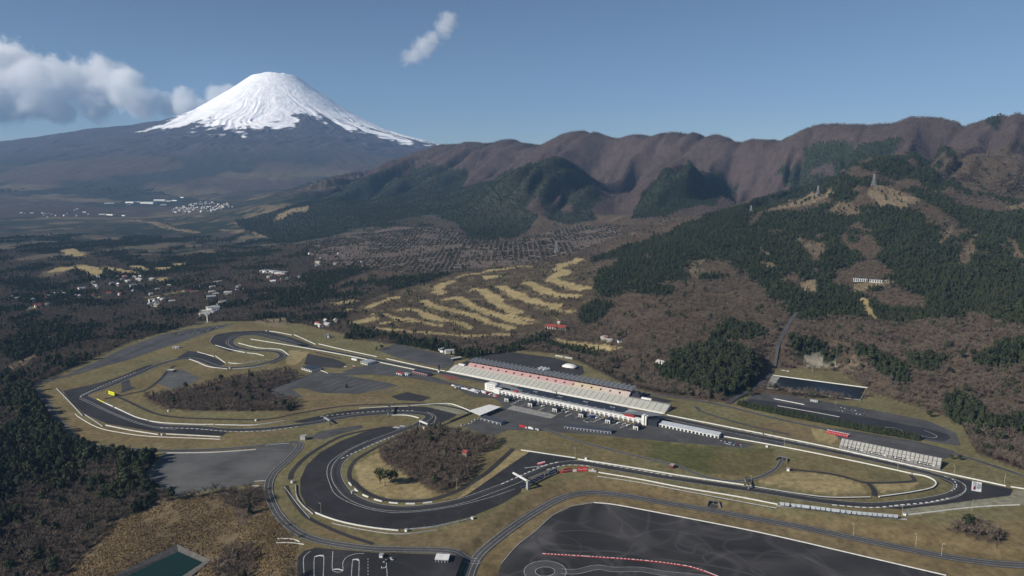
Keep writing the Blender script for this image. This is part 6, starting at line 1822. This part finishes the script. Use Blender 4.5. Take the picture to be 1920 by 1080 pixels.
for px, py, h, lab in ((650,727,11,'lone little conifer on the striped car park'),(1742,782,14,'round evergreen tree beyond the end of the kart course'),(1784,861,9,'left of two evergreens behind the block-seat stand'),(1799,863,9,'right of two evergreens behind the block-seat stand'),(716,655,13,'dark round tree at the corner of the brown car park'),(706,656,11,'smaller dark tree left of the round one by the brown car park')):
    tree('evergreen_tree', P(px, py), h, CON[2] if h != 11 else CON[0], T_CON, lab, None, px, 1.3)

# ------------------------------------------------------------------ reeds, cemetery rows, shrubs
rs = []
vv = 640.0
while vv < 1300:
    us = np.arange(-0.86 * vv, -.2 * vv, 2.3); rs.append(np.stack([us + RNG.uniform(-1.2, 1.2, us.size), vv - APEX + RNG.uniform(-1.2, 1.2, us.size)], 1)); vv += 2.3
rs = np.concatenate(rs); rz0 = height(rs[:, 0], rs[:, 1]); rc = cover(rs[:, 0], rs[:, 1], rz0)
k = (rc == CLS['reed']) & ~inside(POND_RIM, rs[:, 0], rs[:, 1]) & (fbm(rs[:, 0] / 14, rs[:, 1] / 14, 2, 141) > .30)
rs, rz0 = rs[k], rz0[k]
r = random.Random(3); mb = MB()
for x, y, z in zip(rs[:, 0], rs[:, 1], rz0):
    for j in range(5):
        a = r.uniform(0, 6.28); w = r.uniform(.3, .8); h = r.uniform(.6, 1.7)
        cx, cy = x + r.uniform(-1, 1), y + r.uniform(-1, 1)
        mb.face([(cx - w * math.cos(a), cy - w * math.sin(a), z - .1), (cx + w * math.cos(a), cy + w * math.sin(a), z - .1), (cx + r.uniform(-.8, .8), cy + r.uniform(-.8, .8), z + h)])
tag(mb.build('reed_bed', M_REED), kind='stuff')
cp_ = np.array([q for k_, q in COVER if k_ == CLS['cemetery']][0])
r = random.Random(4); m1 = MB(); m2 = MB()
y = cp_[:, 1].min(); rows_ = []
while y < cp_[:, 1].max():
    x = np.arange(cp_[:, 0].min(), cp_[:, 0].max(), 24.0); rows_.append(np.stack([x, y + .22 * x + 14 * np.sin(x / 190)], 1)); y += 21
rows_ = np.concatenate(rows_); ok = inside(cp_, rows_[:, 0], rows_[:, 1]) & (fbm(rows_[:, 0] / 160, rows_[:, 1] / 160, 2, 151) > .38)
rows_ = rows_[ok]; hz = height(rows_[:, 0], rows_[:, 1])
for (x, y), z in zip(rows_, hz):
    if r.random() < .86: m1.cbox((x, y, z + 1.0), (r.uniform(13, 22), 3.0, 3.4), .22)
    if r.random() < .75: m2.cbox((x + 2, y + 8, z + .6), (r.uniform(12, 22), 2.2, 1.6), .22)
tag(m1.build('cemetery_hedges', leaf_mat('clipped_hedge', (.02, .026, .016), (.06, .052, .035))), kind='stuff')
tag(m2.build('cemetery_stones', mat('grave_stone', (.36, .345, .33), .8, .3, .05)), kind='stuff')
# ------------------------------------------------------------------ haze
def haze():
    mb = MB()
    mb.box(-34000, 34000, -4000, 24500, -62.0, 3420.0)
    m = bpy.data.materials.new('haze'); m.use_nodes = True
    nt = m.node_tree
    nt.nodes.remove(nt.nodes['Principled BSDF'])
    pv = N(nt, 'ShaderNodeVolumePrincipled')
    pv.inputs['Color'].default_value = (0.34, 0.60, 1.0, 1)
    pv.inputs['Density'].default_value = 2.3e-5
    pv.inputs['Anisotropy'].default_value = 0.0
    nt.links.new(pv.outputs[0], nt.nodes['Material Output'].inputs['Volume'])
    tag(mb.build('haze', m), kind='stuff')
haze()

# ------------------------------------------------------------------ clouds, beyond the haze
def cloud(name, dist, puffs, base, dens, label, soft=0.30, noise=1.25, bright=1.0):
    """puffs: (px, py, radius in px); a volume whose density follows the puffs, broken up by noise"""
    k = dist / F
    C = [(Vector(PD(px, py, dist + (i * 37 % 11 - 5) * 60.0)), r * k) for i, (px, py, r) in enumerate(puffs)]
    x0 = min(c.x - r for c, r in C) - 500; x1 = max(c.x + r for c, r in C) + 500
    y0 = min(c.y - r for c, r in C) - 300; y1 = max(c.y + r for c, r in C) + 300
    z0 = min(c.z - r for c, r in C) - 200; z1 = max(c.z + r for c, r in C) + 400
    mb = MB(); mb.box(x0, x1, y0, y1, z0, z1)
    m = bpy.data.materials.new(name); m.use_nodes = True
    nt = m.node_tree; nt.nodes.remove(nt.nodes['Principled BSDF'])
    ge = N(nt, 'ShaderNodeNewGeometry')
    nb_ = N(nt, 'ShaderNodeTexNoise', inp={'Scale': 0.0012, 'Detail': 9.0, 'Roughness': 0.72})
    nt.links.new(ge.outputs['Position'], nb_.inputs['Vector'])
    last = None
    for c, r in C:
        d = N(nt, 'ShaderNodeVectorMath', operation='DISTANCE'); d.inputs[1].default_value = c
        nt.links.new(ge.outputs['Position'], d.inputs[0])
        a = N(nt, 'ShaderNodeMath', operation='MULTIPLY_ADD'); a.inputs[1].default_value = -1.0 / r; a.inputs[2].default_value = 1.0
        nt.links.new(d.outputs['Value'], a.inputs[0])
        if last is None: last = a
        else:
            q = N(nt, 'ShaderNodeMath', operation='SMOOTH_MAX'); q.inputs[2].default_value = .15
            nt.links.new(last.outputs[0], q.inputs[0]); nt.links.new(a.outputs[0], q.inputs[1]); last = q
    nz = N(nt, 'ShaderNodeMath', operation='MULTIPLY_ADD'); nz.inputs[1].default_value = 1.7 * noise; nz.inputs[2].default_value = -.95 * noise
    nt.links.new(nb_.outputs[0], nz.inputs[0])
    s = N(nt, 'ShaderNodeMath', operation='ADD'); nt.links.new(last.outputs[0], s.inputs[0]); nt.links.new(nz.outputs[0], s.inputs[1])
    mr = N(nt, 'ShaderNodeMapRange', inp={'From Min': 0.0, 'From Max': soft, 'To Min': 0.0, 'To Max': dens})
    nt.links.new(s.outputs[0], mr.inputs[0])
    out = mr
    if base is not None:
        bz = PD(100, base, dist)[2]
        sx = N(nt, 'ShaderNodeSeparateXYZ'); nt.links.new(ge.outputs['Position'], sx.inputs[0])
        br = N(nt, 'ShaderNodeMapRange', inp={'From Min': bz - 500, 'From Max': bz + 350}); nt.links.new(sx.outputs[2], br.inputs[0])
        out = N(nt, 'ShaderNodeMath', operation='MULTIPLY'); nt.links.new(mr.outputs[0], out.inputs[0]); nt.links.new(br.outputs[0], out.inputs[1])
    vs = N(nt, 'ShaderNodeVolumeScatter'); vs.inputs['Color'].default_value = (bright, bright, bright, 1); vs.inputs['Anisotropy'].default_value = 0.0
    nt.links.new(out.outputs[0], vs.inputs['Density'])
    nt.links.new(vs.outputs[0], nt.nodes['Material Output'].inputs['Volume'])
    m.cycles.volume_step_rate = 0.12
    o = mb.build(name, m)
    return tag(o, label, 'cloud')
cloud('cloud_bank', 27500, [(-110,160,95),(-40,142,80),(25,138,66),(70,162,60),(35,175,60),(-20,190,60),(100,165,55),(150,150,42),(195,150,48),(235,165,45),(180,195,42),(270,192,36),(110,205,36),(310,198,28),(345,200,26),(375,200,22),(405,182,27),(428,172,20),(350,185,26)], 232, 0.003, 'large white cumulus bank left of the snowy volcano')
cloud('small_cloud', 27500, [(775,103,26),(795,90,24),(812,70,24),(828,52,22),(842,36,20)], None, 0.0022, 'small wispy cloud alone in the blue sky right of the volcano', 0.55, 1.8)
